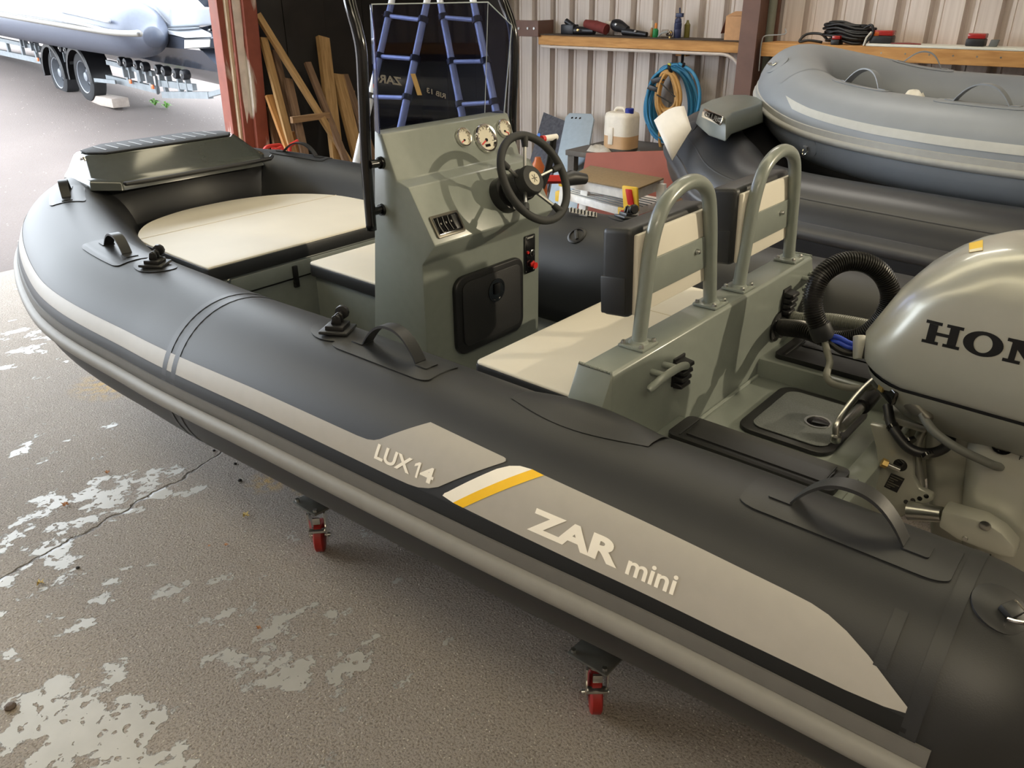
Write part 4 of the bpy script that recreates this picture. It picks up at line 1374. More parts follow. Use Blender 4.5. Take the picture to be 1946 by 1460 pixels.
def put(letter, x0, w, z0):
    def R(a, b, c, d):
        return [(x0 + a * w, z0 + b * lh), (x0 + c * w, z0 + b * lh), (x0 + c * w, z0 + d * lh), (x0 + a * w, z0 + d * lh)]
    if letter == 'H':
        rc = [R(0.0, 0, 0.44, 0.14), R(0.56, 0, 1.0, 0.14), R(0.0, 0.86, 0.44, 1.0), R(0.56, 0.86, 1.0, 1.0), R(0.10, 0.14, 0.34, 0.86), R(0.66, 0.14, 0.90, 0.86), R(0.34, 0.42, 0.66, 0.56)]
        stick(*bars(rc), 'cowl_lettering', LETTER, cowl)
    elif letter == 'O':
        n = 32
        out = [(x0 + w * (0.5 + 0.5 * math.cos(2 * PI * k / n)), z0 + lh * (0.5 + 0.53 * math.sin(2 * PI * k / n))) for k in range(n)]
        inn = [(x0 + w * (0.5 + 0.23 * math.cos(2 * PI * k / n)), z0 + lh * (0.5 + 0.38 * math.sin(2 * PI * k / n))) for k in range(n)]
        stick(out + inn, [(k, (k + 1) % n, n + (k + 1) % n, n + k) for k in range(n)], 'cowl_lettering', LETTER, cowl)
    elif letter == 'N':
        rc = [R(0.0, 0, 0.40, 0.14), R(0.0, 0.86, 0.30, 1.0), R(0.70, 0.86, 1.0, 1.0), R(0.12, 0.14, 0.27, 0.86), R(0.76, 0.0, 0.90, 0.86),
              [(x0 + 0.02 * w, z0 + lh), (x0 + 0.36 * w, z0 + lh), (x0 + 0.90 * w, z0), (x0 + 0.62 * w, z0)]]
        stick(*bars(rc), 'cowl_lettering', LETTER, cowl)
    elif letter == 'D':
        rc = [R(0.0, 0, 0.5, 0.14), R(0.0, 0.86, 0.5, 1.0), R(0.12, 0.14, 0.36, 0.86)]
        vs, fs = bars(rc)
        n = 12
        o = len(vs)
        vs += [(x0 + w * (0.5 + 0.5 * math.sin(PI * k / n)), z0 + lh * (0.5 - 0.5 * math.cos(PI * k / n))) for k in range(n + 1)]
        vs += [(x0 + w * (0.5 + 0.24 * math.sin(PI * k / n)), z0 + lh * (0.5 - 0.36 * math.cos(PI * k / n))) for k in range(n + 1)]
        fs += [(o + k, o + k + 1, o + n + 2 + k, o + n + 1 + k) for k in range(n)]
        stick(vs, fs, 'cowl_lettering', LETTER, cowl)
    else:
        rc = [R(0.0, 0, 0.36, 0.14), R(0.58, 0, 1.0, 0.14), R(0.26, 0.30, 0.70, 0.42), [(x0 + 0.10 * w, z0 + 0.14 * lh), (x0 + 0.24 * w, z0 + 0.14 * lh), (x0 + 0.50 * w, z0 + lh), (x0 + 0.38 * w, z0 + lh)],
              [(x0 + 0.62 * w, z0 + 0.14 * lh), (x0 + 0.92 * w, z0 + 0.14 * lh), (x0 + 0.66 * w, z0 + lh), (x0 + 0.38 * w, z0 + lh)]]
        stick(*bars(rc), 'cowl_lettering', LETTER, cowl)


h0 = AY(1753, 640, MY - 0.196)
lx = h0.x
for ch, w in (('H', 0.077), ('O', 0.078), ('N', 0.082), ('D', 0.076), ('A', 0.080)):
    put(ch, lx, w - 0.003, 1.012)
    lx += w
# price label stuck on the hood
LABELY = mat('label_yellow', (240, 200, 70), 0.6)


def cowl_sticker(name, x0, x1, ya, yb, m, off):
    """small label lying on the hood between two picture columns"""
    rows = []
    for j in range(6):
        row = []
        for i in range(6):
            px = x0 + (x1 - x0) * i / 5
            py = ya(px) + (yb(px) - ya(px)) * j / 5
            r = ray(px, py).normalized()
            h = bvh.ray_cast(CAM, r)
            row.append(h[0] + h[1].normalized() * (off if h[1].dot(r) < 0 else -off) if h[0] else AD(px, py, 2.0))
        rows.append(row)
    return MB().grid(rows).build(name, m, cowl, smooth=False)


cowl_sticker('yellow_label', 1842, 1868, lambda x: 463 - (x - 1842) * 0.24, lambda x: 481 - (x - 1842) * 0.16, LABELY, 0.0012)
cowl_sticker('label_print', 1843, 1867, lambda x: 476 - (x - 1842) * 0.18, lambda x: 481 - (x - 1842) * 0.16, mat('label_white', (236, 226, 190), 0.6), 0.0018)

# black seam, lower pan, mid leg
def pan_ring(z, xf, xa, hw, dz=0.022):
    r = cowl_ring(z, xf, xa, hw, 0.10, 0.10)
    return [(x, y, zz + dz * max(0.0, min(1.0, (-0.36 - x) / 0.14))) for x, y, zz in r]


MB().grid([pan_ring(0.876, -0.484, 0.148, 0.182), pan_ring(0.886, -0.484, 0.148, 0.182)], close_u=True).build('hood_seal', BLKPLAST, motor, angle=60)
pr_ = [pan_ring(0.877, -0.490, 0.152, 0.186), pan_ring(0.864, -0.486, 0.150, 0.184), pan_ring(0.835, -0.462, 0.13, 0.172, 0.012), pan_ring(0.800, -0.42, 0.10, 0.150, 0.0), pan_ring(0.775, -0.36, 0.08, 0.12, 0.0)]
pb = MB().grid(pr_, close_u=True)
pb.add(pr_[-1], [tuple(range(len(pr_[-1])))])
pan_o = pb.build('lower_pan', MOTORD, motor, angle=60)
legs = []
for z, xf, xa, hw in ((0.84, -0.26, 0.14, 0.135), (0.76, -0.245, 0.13, 0.130), (0.60, -0.225, 0.12, 0.120), (0.42, -0.19, 0.11, 0.10), (0.25, -0.15, 0.10, 0.075), (0.235, -0.14, 0.09, 0.06)):
    legs.append(cowl_ring(z, xf, xa, hw, 0.05, 0.05))
lb = MB().grid(legs, close_u=True)
lb.add(legs[-1], [tuple(range(len(legs[-1])))])
leg = lb.build('drive_leg', MOTOR, motor, angle=60)
q = AY(1906, 846, MY - 0.134)
MB().lathe((q.x, MY - 0.133, q.z), (0, -1, 0), [(0.022, 0), (0.022, 0.004), (0.017, 0.004), (0.016, -0.008), (0.001, -0.008)], 24).build('rubber_mount', GLOSSBLK, leg)
MB().lathe((q.x, MY - 0.128, q.z), (0, -1, 0), [(0.009, 0), (0.008, 0.006)], 6).build('mount_nut', STEEL, leg)
flat_text('leg_mark', 'F', AY(1936, 874, MY - 0.136), AY(1942, 875, MY - 0.136) - AY(1936, 874, MY - 0.136), Vector((0, 0, 0.010)), LETTER, leg, 0.02)
MB().box((-0.10, MY - 0.09, 0.20), (0.20, MY + 0.09, 0.24)).build('cavitation_plate', MOTORD, motor, bevel=0.01)

# clamp brackets gripping the transom
BRKT = mat('cast_bracket_grey', (158, 158, 148), 0.34, 0.4, var=0.05, coat=0.2)
BY = 1.852
bpoly = [(1652, 806), (1690, 816), (1734, 843), (1736, 908), (1747, 929), (1772, 941), (1774, 951), (1741, 967), (1714, 983), (1690, 990), (1650, 985), (1640, 940), (1646, 905), (1668, 878), (1664, 850)]
bxz = [AY(px, py, BY) for px, py in bpoly]
mat('brass', (206, 176, 110), 0.3, 0.9)
for yb_ in (BY, 2 * MY - BY - 0.02):
    cbk = MB().prism([(p.x, yb_, p.z) for p in bxz], (0, 0.02, 0)).build('clamp_bracket', BRKT, motor, bevel=0.004)
    if yb_ != BY:
        continue
    for px, py in ((1722, 954), (1735, 951), (1748, 947.6), (1760.5, 943)):
        p = AY(px, py, BY)
        MB().lathe((p.x, BY, p.z), (0, -1, 0), [(0.0058, 0), (0.0058, 0.0012)], 14).build('pin_hole', GLOSSBLK, cbk)
    rp = [AY(px, py, BY - 0.001) for px, py in ((1693.6, 899), (1719.6, 910), (1704.6, 936.6), (1680, 925))]
    MB().prism(rp, (0, -0.001, 0)).build('rating_plate', GLOSSBLK, cbk, smooth=False)
    for k in range(6):
        t_ = 0.10 + 0.15 * k
        a_, b_ = rp[0].lerp(rp[3], t_), rp[1].lerp(rp[2], t_)
        a2, b2 = a_.lerp(b_, 0.08), a_.lerp(b_, 0.92 - 0.25 * (k % 3))
        MB().prism([a2, b2, b2 + (rp[3] - rp[0]) * 0.045, a2 + (rp[3] - rp[0]) * 0.045], (0, -0.0024, 0)).build('plate_print', BRONZE, cbk, smooth=False)
    p = AY(1711, 884, BY)
    MB().lathe((p.x, BY, p.z), (0, -1, 0), [(0.016, 0), (0.016, 0.0012)], 20).build('bolt_recess', GLOSSBLK, cbk)
    a_, b_ = AY(1675, 878, BY - 0.03), AY(1709, 893, BY - 0.015)
    MB().sweep([a_.lerp(b_, 0.25), b_], 0.0065, 10).build('clamp_bolt', STEEL, cbk)
    MB().lathe(a_, (b_ - a_), [(0.006, 0), (0.011, 0.001), (0.011, 0.014), (0.008, 0.016)], 6).build('clamp_nut', MATS['brass'], cbk)
sv = [cowl_ring(0.80, -0.345, -0.20, 0.085, 0.03, 0.03), cowl_ring(0.70, -0.335, -0.21, 0.080, 0.03, 0.03), cowl_ring(0.52, -0.29, -0.19, 0.070, 0.03, 0.03), cowl_ring(0.44, -0.27, -0.18, 0.055, 0.02, 0.02)]
sb = MB().grid(sv, close_u=True)
sb.add(sv[-1], [tuple(range(len(sv[-1])))])
sb.add(sv[0], [tuple(range(len(sv[0])))])
sb.build('swivel_bracket', BRKT, motor, angle=50)
for k in (-1, 1):
    MB().sweep(crom([(-0.33, MY + k * 0.05, 0.79), (-0.352, MY + k * 0.055, 0.70), (-0.322, MY + k * 0.045, 0.58)], 6), 0.011, 10).build('swivel_rib', BRKT, motor)
MB().obox((-0.38, MY - 0.01, 0.768), (0.05, 0, 0), (0, 0.10, 0), (0, 0, 0.010)).build('tilt_tube_carrier', BRKT, motor, bevel=0.006)
# hydraulic steering ram across the front with its bent arm
MB().sweep([(-0.505, MY - 0.16, 0.735), (-0.505, MY + 0.20, 0.735)], 0.013, 14).build('steering_ram', STEEL, motor)
MB().lathe((-0.505, MY - 0.02, 0.735), (0, 1, 0), [(0.020, 0), (0.022, 0.006), (0.022, 0.10), (0.020, 0.106)], 18).build('ram_cylinder', BLKPLAST, motor)
MB().lathe((-0.505, MY + 0.10, 0.735), (0, 1, 0), [(0.024, 0), (0.024, 0.02), (0.016, 0.024)], 18).build('ram_collar', BRKT, motor)
MB().sweep(crom([(-0.508, MY - 0.175, 0.712), (-0.512, MY - 0.165, 0.752), (-0.50, MY - 0.06, 0.80), (-0.47, MY + 0.03, 0.835), (-0.44, MY + 0.06, 0.85)], 7), 0.0085, 10).build('steering_arm', STEEL, motor)
MB().lathe((-0.507, MY - 0.176, 0.700), (0, 0, 1), [(0.010, 0), (0.013, 0.004), (0.013, 0.018), (0.008, 0.022)], 12).build('ball_joint', STEEL, motor)
# dark cable bundle and hose under the pan
MB().sweep(crom([(-0.43, MY - 0.08, 0.785), (-0.40, MY - 0.13, 0.765), (-0.35, MY - 0.155, 0.735), (-0.305, MY - 0.14, 0.73), (-0.28, MY - 0.10, 0.745), (-0.29, MY - 0.06, 0.78)], 8), 0.012, 10).build('cable_bundle', BLKPLAST, motor)
for u in range(3):
    q = Vector((-0.40 + 0.045 * u, MY - 0.13 - 0.012 * u, 0.765 - 0.016 * u))
    MB().lathe(q, (0.6, -0.4, -0.4), [(0.0145, 0), (0.0145, 0.008)], 12).build('cable_tie', GLOSSBLK, motor)
MB().sweep(crom([(-0.395, MY - 0.07, 0.76), (-0.405, MY - 0.095, 0.71), (-0.400, MY - 0.10, 0.665), (-0.402, MY - 0.098, 0.63)], 6), 0.012, 10).build('cable_drop', BLKPLAST, motor)
MB().sweep(crom([(-0.335, MY - 0.178, 0.838), (-0.30, MY - 0.196, 0.815), (-0.25, MY - 0.192, 0.79), (-0.20, MY - 0.165, 0.765), (-0.175, MY - 0.140, 0.748), (-0.165, MY - 0.125, 0.742)], 8), 0.010, 12).build('fuel_hose', mat('dull_grey_hose', (94, 96, 92), 0.5), motor)
MB().lathe((-0.345, MY - 0.168, 0.842), (0.85, -0.40, -0.35), [(0.020, -0.03), (0.020, 0.0), (0.014, 0.012), (0.014, 0.03), (0.010, 0.035)], 14).build('hose_union', mat('dark_metal', (88, 86, 80), 0.4, 0.5), motor)
# control box opening at the front of the pan
MB().obox((-0.425, MY - 0.163, 0.868), (0.032, -0.024, -0.008), (0.004, 0.005, 0), (0.002, 0, 0.017)).build('control_recess', GLOSSBLK, motor, bevel=0.003)
MB().obox((-0.432, MY - 0.168, 0.868), (0.006, -0.0045, -0.001), (0.002, 0.003, 0), (0, 0, 0.006)).build('brass_fitting', MATS['brass'], motor)
# lower trim unit housing
tr = [(-0.245, 0.622), (-0.16, 0.628), (-0.120, 0.615), (-0.088, 0.590), (-0.084, 0.566), (-0.105, 0.558), (-0.20, 0.560), (-0.243, 0.575)]
tu = MB().prism([(x, MY - 0.185, z) for x, z in tr], (0, 0.055, 0)).build('trim_housing', MOTOR, motor, bevel=0.006)
MB().lathe((-0.155, MY - 0.186, 0.622), (0, -1, 0), [(0.012, 0), (0.012, 0.003), (0.006, 0.005)], 16).build('trim_pivot', STEEL, tu)
MB().lathe((-0.185, MY - 0.186, 0.572), (0, -1, 0), [(0.006, 0), (0.005, 0.003)], 12).build('trim_screw', STEEL, tu)
MB().sweep([(-0.315, MY - 0.15, 0.570), (-0.245, MY - 0.16, 0.596)], [0.024, 0.018], 16).build('trim_ram', STEEL, motor)

# ================================================================== rigging hoses in the splash well
HOSEM = mat('corrugated_black_hose', (26, 25, 24), 0.33)
HOSEG = mat('corrugated_grey_hose', (112, 114, 106), 0.45)


def convoluted(path, r, pitch, n=14, amp=0.10):
    P = [Vector(p) for p in crom(path, 40)]
    s = [0.0]
    for a, b in zip(P, P[1:]):
        s.append(s[-1] + (b - a).length)
    L = s[-1]
    m = int(L / pitch) * 4
    pts, rad = [], []
    j = 0
    for i in range(m + 1):
        u = L * i / m
        while j < len(s) - 2 and s[j + 1] < u:
            j += 1
        t = (u - s[j]) / max(1e-9, s[j + 1] - s[j])
        pts.append(P[j].lerp(P[j + 1], t))
        rad.append(r * (1.0 if i % 4 in (1, 2) else 1.0 - amp))
    return pts, rad


FLG = Vector((-0.899, 2.335, 0.735))
loop = [FLG + Vector((0.0, 0, 0)), AD(1530, 628, 2.42), AD(1580, 645, 2.36), AD(1635, 640, 2.30), AD(1677, 605, 2.26), AD(1692, 560, 2.23), AD(1675, 520, 2.21), AD(1640, 499, 2.20), AD(1600, 499, 2.20), AD(1563, 522, 2.20), AD(1545, 560, 2.21), AD(1547, 597, 2.22), AD(1560, 628, 2.23)]
rh = thing('rigging_hose', 'thick black corrugated rigging hose looped between seat box and motor', 'hose', (-0.75, 2.2, 0.68))
pts, rad = convoluted(loop, 0.0275, 0.0066, amp=0.15)
MB().sweep(pts, rad, 16).build('convoluted_hose', HOSEM, rh, angle=25)
MB().lathe(FLG - Vector((0.002, 0, 0)), (1, 0, 0), [(0.048, 0), (0.048, 0.006), (0.034, 0.010), (0.033, 0.022), (0.03, 0.024)], 28).build('flange', BLKPLAST, rh)
for k in range(4):
    a = PI / 4 + k * PI / 2
    MB().lathe(FLG + Vector((0.004, 0.040 * math.cos(a), 0.040 * math.sin(a))), (1, 0, 0), [(0.004, 0), (0.003, 0.002)], 8).build('flange_screw', STEEL, rh)
e0, e1 = AD(1556, 618, 2.225), AD(1567, 645, 2.232)
MB().sweep([e0, e0.lerp(e1, 0.8), e1], [0.0305, 0.031, 0.026], 18).build('end_boot', BLKVINYL, rh)
g2 = thing('drain_hose', 'pale grey corrugated hose lying behind the black hose loop', 'hose', (-0.8, 2.45, 0.68))
pts, rad = convoluted([Vector((-0.898, 2.43, 0.745)), AD(1520, 606, 2.50), AD(1580, 608, 2.42), AD(1640, 618, 2.36), AD(1690, 630, 2.30)], 0.020, 0.006)
MB().sweep(pts, rad, 14).build('convoluted_hose', HOSEG, g2, angle=25)
BLUECABLE = mat('blue_cable', (44, 74, 190), 0.4)
b0 = e1
tag(MB().sweep(crom([e1 + Vector((0, 0, 0.004)), AD(1590, 640, 2.21), AD(1615, 652, 2.19), AD(1638, 657, 2.16)], 8), 0.0065, 10).build('blue_cable', BLUECABLE), 'upper bright blue control cable leaving the black hose end', 'cable')
tag(MB().sweep(crom([e1 + Vector((0, 0, -0.010)), AD(1590, 650, 2.21), AD(1612, 660, 2.19), AD(1636, 663, 2.165)], 8), 0.0065, 10).build('blue_cable', BLUECABLE), 'lower bright blue control cable leaving the black hose end', 'cable')
tag(MB().sweep(crom([e1, AD(1600, 668, 2.20), AD(1625, 672, 2.18), AD(1645, 668, 2.15)], 8), 0.009, 10).build('black_cable', BLKPLAST), 'black cable under the blue cables at the motor inlet', 'cable')
CLAMPW = mat('white_clamp', (206, 206, 200), 0.4)
cl = thing('cable_clamp', 'white plastic cable clamp at the front of the motor', 'clamp', AD(1640, 665, 2.15))
MB().obox(AD(1633, 660, 2.155), RT * 0.012, UP * 0.032, FW * 0.018).build('clamp_body', CLAMPW, cl, bevel=0.005)
MB().obox(AD(1648, 662, 2.140), RT * 0.010, UP * 0.028 + RT * 0.006, FW * 0.016).build('clamp_jaw', BLKPLAST, cl, bevel=0.004)
GHOSE = mat('grey_fuel_line', (112, 112, 104), 0.5)
tag(MB().sweep(crom([e1, AD(1571, 665, 2.20), AD(1577, 690, 2.17), AD(1571, 712, 2.14), AD(1580, 728, 2.12), AD(1610, 737, 2.07), AD(1640, 738, 2.03), AD(1666, 732, 1.995)], 8), 0.0095, 12).build('fuel_line', GHOSE), 'grey fuel line dropping from the black hose to the motor', 'hose')
tag(MB().lathe(AD(1663, 733, 1.998), ray(1690, 731) - ray(1660, 733), [(0.011, 0), (0.013, 0.003), (0.013, 0.012), (0.009, 0.014), (0.009, 0.024)], 10).build('hose_coupling', MATS['brass']), 'brass coupling where the grey fuel line meets the motor', 'coupling')

# ================================================================== castor dolly under the hull
CASTRED = mat('castor_red', (150, 30, 24), 0.5, var=0.15, scale=30)
dolly = thing('boat_dolly', 'low steel dolly with red swivel castors carrying the boat', 'dolly', (-1.6, Y0, 0.0))
DOLM = mat('dolly_grey', (104, 104, 98), 0.45, 0.4, var=0.12)
CA = Vector((math.cos(YAW), math.sin(YAW), 0.0))
CB = Vector((-math.sin(YAW), math.cos(YAW), 0.0))
EZ = Vector((0, 0, 1))
K = 1.2
for cx, cyy, spin in ((-0.833, 1.29, 0.0), (-1.930, 1.245, 0.10), (-0.833, 2.65, 0.3), (-1.930, 2.69, -0.4)):
    o = Vector((cx, cyy, 0.0))
    A = (CA * math.cos(spin) + CB * math.sin(spin))
    B = EZ.cross(A)
    pl_ = MB().obox(o + EZ * 0.187, (0.060, 0, 0), (0, 0.048, 0), (0, 0, 0.004)).build('castor_plate', DOLM, dolly, bevel=0.003)
    for a in (-1, 1):
        for b in (-1, 1):
            MB().lathe(o + Vector((a * 0.048, b * 0.036, 0.190)), (0, 0, 1), [(0.007, 0), (0.007, 0.010)], 6).build('bolt', STEEL, pl_)
    MB().lathe(o + EZ * 0.158, (0, 0, 1), [(0.030, 0), (0.032, 0.012), (0.026, 0.026)], 18).build('swivel', STEEL, pl_)
    for k in (-1, 1):
        poly = [(-0.030, 0.162), (0.030, 0.162), (0.026, 0.10), (0.016, 0.042), (-0.016, 0.042), (-0.026, 0.10)]
        MB().prism([o + A * (k * 0.027 - 0.002) + B * x + EZ * z for x, z in poly], A * 0.004).build('fork', CHROME, pl_, smooth=False)
    MB().cyl(o - A * 0.036 + EZ * 0.056, o + A * 0.036 + EZ * 0.056, 0.007, n=10).build('axle', STEEL, pl_)
    MB().obox(o - B * 0.034 + EZ * 0.098, A * 0.027, B * 0.010, EZ * 0.004).build('brake_bar', STEEL, pl_, bevel=0.001)
    MB().obox(o - B * 0.030 + EZ * 0.134, A * 0.012, B * 0.004, EZ * 0.012).build('brake_block', STEEL, pl_, bevel=0.001)
    MB().lathe(o - A * 0.017 + EZ * 0.056, A, [(0.02, 0.0), (0.051, 0.002), (0.056, 0.006), (0.056, 0.028), (0.051, 0.032), (0.02, 0.034)], 30).build('wheel', CASTRED, dolly, angle=50)
for cx in (-0.833, -1.930):
    MB().box((cx - 0.03, 1.315, 0.191), (cx + 0.03, 2.62, 0.235)).build('cross_beam', DOLM, dolly, bevel=0.003)
    for yy in (1.55, 2.39):
        MB().box((cx - 0.03, yy - 0.03, 0.235), (cx + 0.03, yy + 0.03, 0.40)).build('cradle_post', DOLM, dolly, bevel=0.003)
MB().box((-2.6, Y0 - 0.03, 0.235), (-0.5, Y0 + 0.03, 0.28)).build('spine_beam', DOLM, dolly, bevel=0.003)
# ================================================================== telescopic ladder behind the windscreen
LADALU = mat('ladder_aluminium', (206, 210, 218), 0.4, 0.15, var=0.06)
LADPL = mat('ladder_black_clip', (26, 26, 30), 0.5)
ladder = thing('telescopic_ladder', 'silver telescopic stepladder with black clips standing behind the windscreen', 'ladder', (-4.3, 4.7, 0))


def to_floor(a, b):
    t = (0.0 - a.z) / (b.z - a.z)
    return a + (b - a) * t


poles = {}
for key, pa, pb, d in (('a', (745, 0), (700, 205), 5.45), ('b', (812, 0), (763, 236), 5.20), ('c', (836, 0), (878, 218), 5.35), ('d', (899, 0), (942, 208), 5.12)):
    top, low = AD(*pa, d), AD(*pb, d)
    foot = to_floor(top, low)
    hi = top + (top - low).normalized() * 0.45
    poles[key] = (foot, hi)
    ax = (hi - foot)
    L = ax.length
    ax.normalize()
    n = int(L / 0.30)
    for k in range(n + 1):
        r = 0.0275 - 0.0009 * k
        p0, p1 = foot + ax * (k * 0.30), foot + ax * min(L, (k + 1) * 0.30)
        if (p1 - p0).length > 0.02:
            MB().cyl(p0, p1, r, n=14).build('pole_section', LADALU, ladder)
for ka, kb, rungs in (('a', 'b', ((734, 29), (804, 37), (720, 108), (790, 112), (709, 183), (773, 186))), ('c', 'd', ((839, 33), (906, 37), (858, 116), (921, 115), (874, 198), (940, 194)))):
    for i in range(0, 6, 2):
        def near(key, px):
            foot, hi = poles[key]
            best, bp = 1e9, foot
            for j in range(200):
                p = foot.lerp(hi, j / 199)
                dd2 = p - CAM
                y = IH / 2 - FPX * dd2.dot(UP) / dd2.dot(FW)
                if abs(y - px[1]) < best:
                    best, bp = abs(y - px[1]), p
            return bp
        p, q = near(ka, rungs[i]), near(kb, rungs[i + 1])
        MB().sweep([p, q], 0.0145, 10).build('rung', LADALU, ladder)
        for c_, key in ((p, ka), (q, kb)):
            ax = (poles[key][1] - poles[key][0]).normalized()
            MB().cyl(c_ - ax * 0.018, c_ + ax * 0.018, 0.034, n=14).build('locking_clip', LADPL, ladder)

# ================================================================== timber offcuts leaning in the corner
PINE = wood('pine_offcut', (150, 116, 72), (188, 152, 104))
PINE2 = wood('orange_pine', (164, 112, 60), (196, 146, 88))
OLDW = wood('weathered_timber', (104, 80, 62), (140, 112, 88))


def plank(name, a, b, w, th, m, label, xa=-6.08, xb=-5.80, floor=True):
    """a = upper end pixel against the end wall, b = lower visible point; carried down to the slab"""
    p, q = AX(a[0], a[1], xa), AX(b[0], b[1], xb)
    if floor and q.z > 0.02:
        t = (0.012 - p.z) / (q.z - p.z)
        q = p + (q - p) * t
    ax = (q - p) / 2
    u = ax.normalized()
    side = u.cross(Vector((1, 0, 0))).normalized()
    nn = u.cross(side).normalized()
    o = MB().obox((0, 0, 0), (0, 0, ax.length), (0, w / 2, 0), (th / 2, 0, 0)).build(name, m, smooth=False, bevel=0.002)
    rot = Matrix((nn, side, u)).transposed().to_4x4()
    o.matrix_world = Matrix.Translation(p + ax) @ rot
    return tag(o, label, 'plank', 'timber leaning in the corner')


plank('timber_plank', (489, 27), (605, 214), 0.05, 0.04, PINE, 'long thin pine batten slanting right from the red post')
plank('timber_plank', (500, 72), (549, 261), 0.065, 0.03, PINE, 'upright pine batten second from the red post')
plank('timber_plank', (521, 95), (562, 247), 0.055, 0.03, OLDW, 'dark weathered batten behind the pine battens near the post', -6.10, -5.95)
plank('timber_plank', (547, 150), (579, 296), 0.075, 0.03, OLDW, 'weathered brown upright carrying a nailed cross piece', -5.98, -5.72)
plank('timber_plank', (512, 181), (546, 275), 0.075, 0.03, PINE2, 'short orange pine board closest to the red post', -5.98, -5.80)
plank('timber_plank', (584, 119), (622, 216), 0.06, 0.03, OLDW, 'narrow brown batten left of the widest plank', -6.02, -5.80)
plank('timber_plank', (613, 71), (640, 296), 0.115, 0.045, PINE, 'widest and tallest pine plank in the corner', -6.05, -5.72)
plank('timber_plank', (641, 142), (680, 296), 0.115, 0.04, PINE, 'broad yellow pine plank right of the tallest plank', -5.98, -5.66)
plank('timber_plank', (653, 142), (690, 247), 0.085, 0.03, OLDW, 'brown plank behind the broad yellow plank', -6.10, -5.86)
plank('timber_plank', (516, 205), (528, 270), 0.10, 0.03, OLDW, 'dark plank end low beside the red post', -6.10, -5.98)
o = MB().box((-5.80, AX(556, 226, -5.765).y, AX(556, 235, -5.765).z), (-5.765, AX(628, 224, -5.765).y, AX(590, 218, -5.765).z)).build('timber_plank', wood('brown_timber', (130, 100, 70), (160, 126, 90), (1, 0.12, 1)), smooth=False, bevel=0.002)
tag(o, 'short horizontal cross piece nailed between two uprights', 'plank', 'timber leaning in the corner')
p = AX(669, 183, -6.05)
tag(MB().obox(p, (0.02, 0, 0), (0, 0.022, 0), (0, 0, 0.048)).build('timber_block', PINE2, smooth=False, bevel=0.002), 'small orange timber block by the brown plank top', 'block')
p = AX(558, 262, -5.9)
tag(MB().box((-5.93, p.y - 0.035, 0.0), (-5.88, p.y + 0.035, p.z + 0.05)).build('timber_block', PINE2, smooth=False, bevel=0.002), 'orange timber post end between the leaning battens', 'block')
p = AX(553, 170, -5.97)
tag(MB().obox((-6.06, p.y, p.z), (0.01, 0, 0), (0, 0.012, 0.004), (0, -0.01, 0.10)).build('timber_strip', PINE2, smooth=False), 'thin orange strip beside the weathered upright', 'strip')
# red clamps at the foot of the timber
CLRED = mat('clamp_red', (206, 58, 48), 0.45)
p = AX(520, 281, -5.75)
rc = thing('red_clamp', 'red curved clamp handle at the foot of the leaning timber', 'clamp', (p.x, p.y, 0))
MB().sweep(crom([AX(501, 286, -5.75), AX(508, 279, -5.75), AX(525, 276, -5.75), AX(534, 277, -5.75), AX(538, 288, -5.75)], 5), 0.014, 8).build('clamp_arm', CLRED, rc)
MB().sweep([AX(518, 287, -5.72), AX(534, 280, -5.72)], 0.012, 8).build('clamp_bar', CLRED, rc)
MB().cyl((-5.75, p.y, 0.0), (-5.75, p.y, p.z), 0.02, n=8).build('clamp_stand', CLRED, rc)
p = AX(560, 272, -5.74)
rc = thing('red_clamp', 'red clamp bar crossing the weathered upright', 'clamp', (p.x, p.y, 0))
MB().sweep([AX(552, 276, -5.70), AX(566, 268, -5.70)], 0.016, 8).build('clamp_arm', CLRED, rc)
MB().sweep([AX(550, 276, -5.70), AX(552, 330, -5.70)], 0.016, 8).build('clamp_bar', CLRED, rc)

# ================================================================== things on the left wall shelf
SY = 5.80
ST = 1.363


def sx_(px):
    return AY(px, 62, SY).x


DKMET = mat('dark_tool_metal', (34, 34, 38), 0.4, 0.3)
t = thing('power_tool', 'black hand tool with a raised nozzle at the left of the shelf', 'tool', (sx_(1085), SY, ST))
MB().box((sx_(1072), SY - 0.05, ST), (sx_(1096), SY + 0.03, ST + 0.075)).build('body', DKMET, t, bevel=0.008)
MB().sweep([(sx_(1078), SY - 0.02, ST + 0.10), (sx_(1096), SY - 0.02, ST + 0.055)], [0.022, 0.018], 12).build('nozzle', DKMET, t)
t = thing('hand_drill', 'black tool with brass tip beside the dark red roll', 'tool', (sx_(1115), SY, ST))
MB().sweep([(sx_(1097), SY - 0.02, ST + 0.03), (sx_(1132), SY - 0.02, ST + 0.03)], [0.035, 0.026], 12).build('body', DKMET, t)
MB().lathe((sx_(1108), SY - 0.065, ST + 0.035), (0, -1, 0.2), [(0.008, 0), (0.012, 0.01), (0.006, 0.016)], 10).build('brass_tip', MATS['brass'], t)
REDBAG = mat('maroon_cloth', (112, 44, 40), 0.8, var=0.2)
tag(MB().sweep([(sx_(1116), SY - 0.03, ST + 0.085), (sx_(1135), SY - 0.03, ST + 0.070), (sx_(1158), SY - 0.04, ST + 0.045)], [0.030, 0.040, 0.040], 14).build('cloth_roll', REDBAG), 'dark red cloth tool roll lying on the shelf', 'tool roll')
TAPE = mat('cream_tape', (206, 196, 176), 0.6)
tag(MB().obox((sx_(1159), SY + 0.04, ST + 0.088), (0.055, 0, 0), (0, 0.03, 0), (0, 0, 0.014)).build('tape_box', TAPE, bevel=0.005), 'small cream packet on top of the black tools', 'packet')
t = thing('angle_grinder', 'black grinder with silver dots lying right of the red roll', 'tool', (sx_(1185), SY, ST))
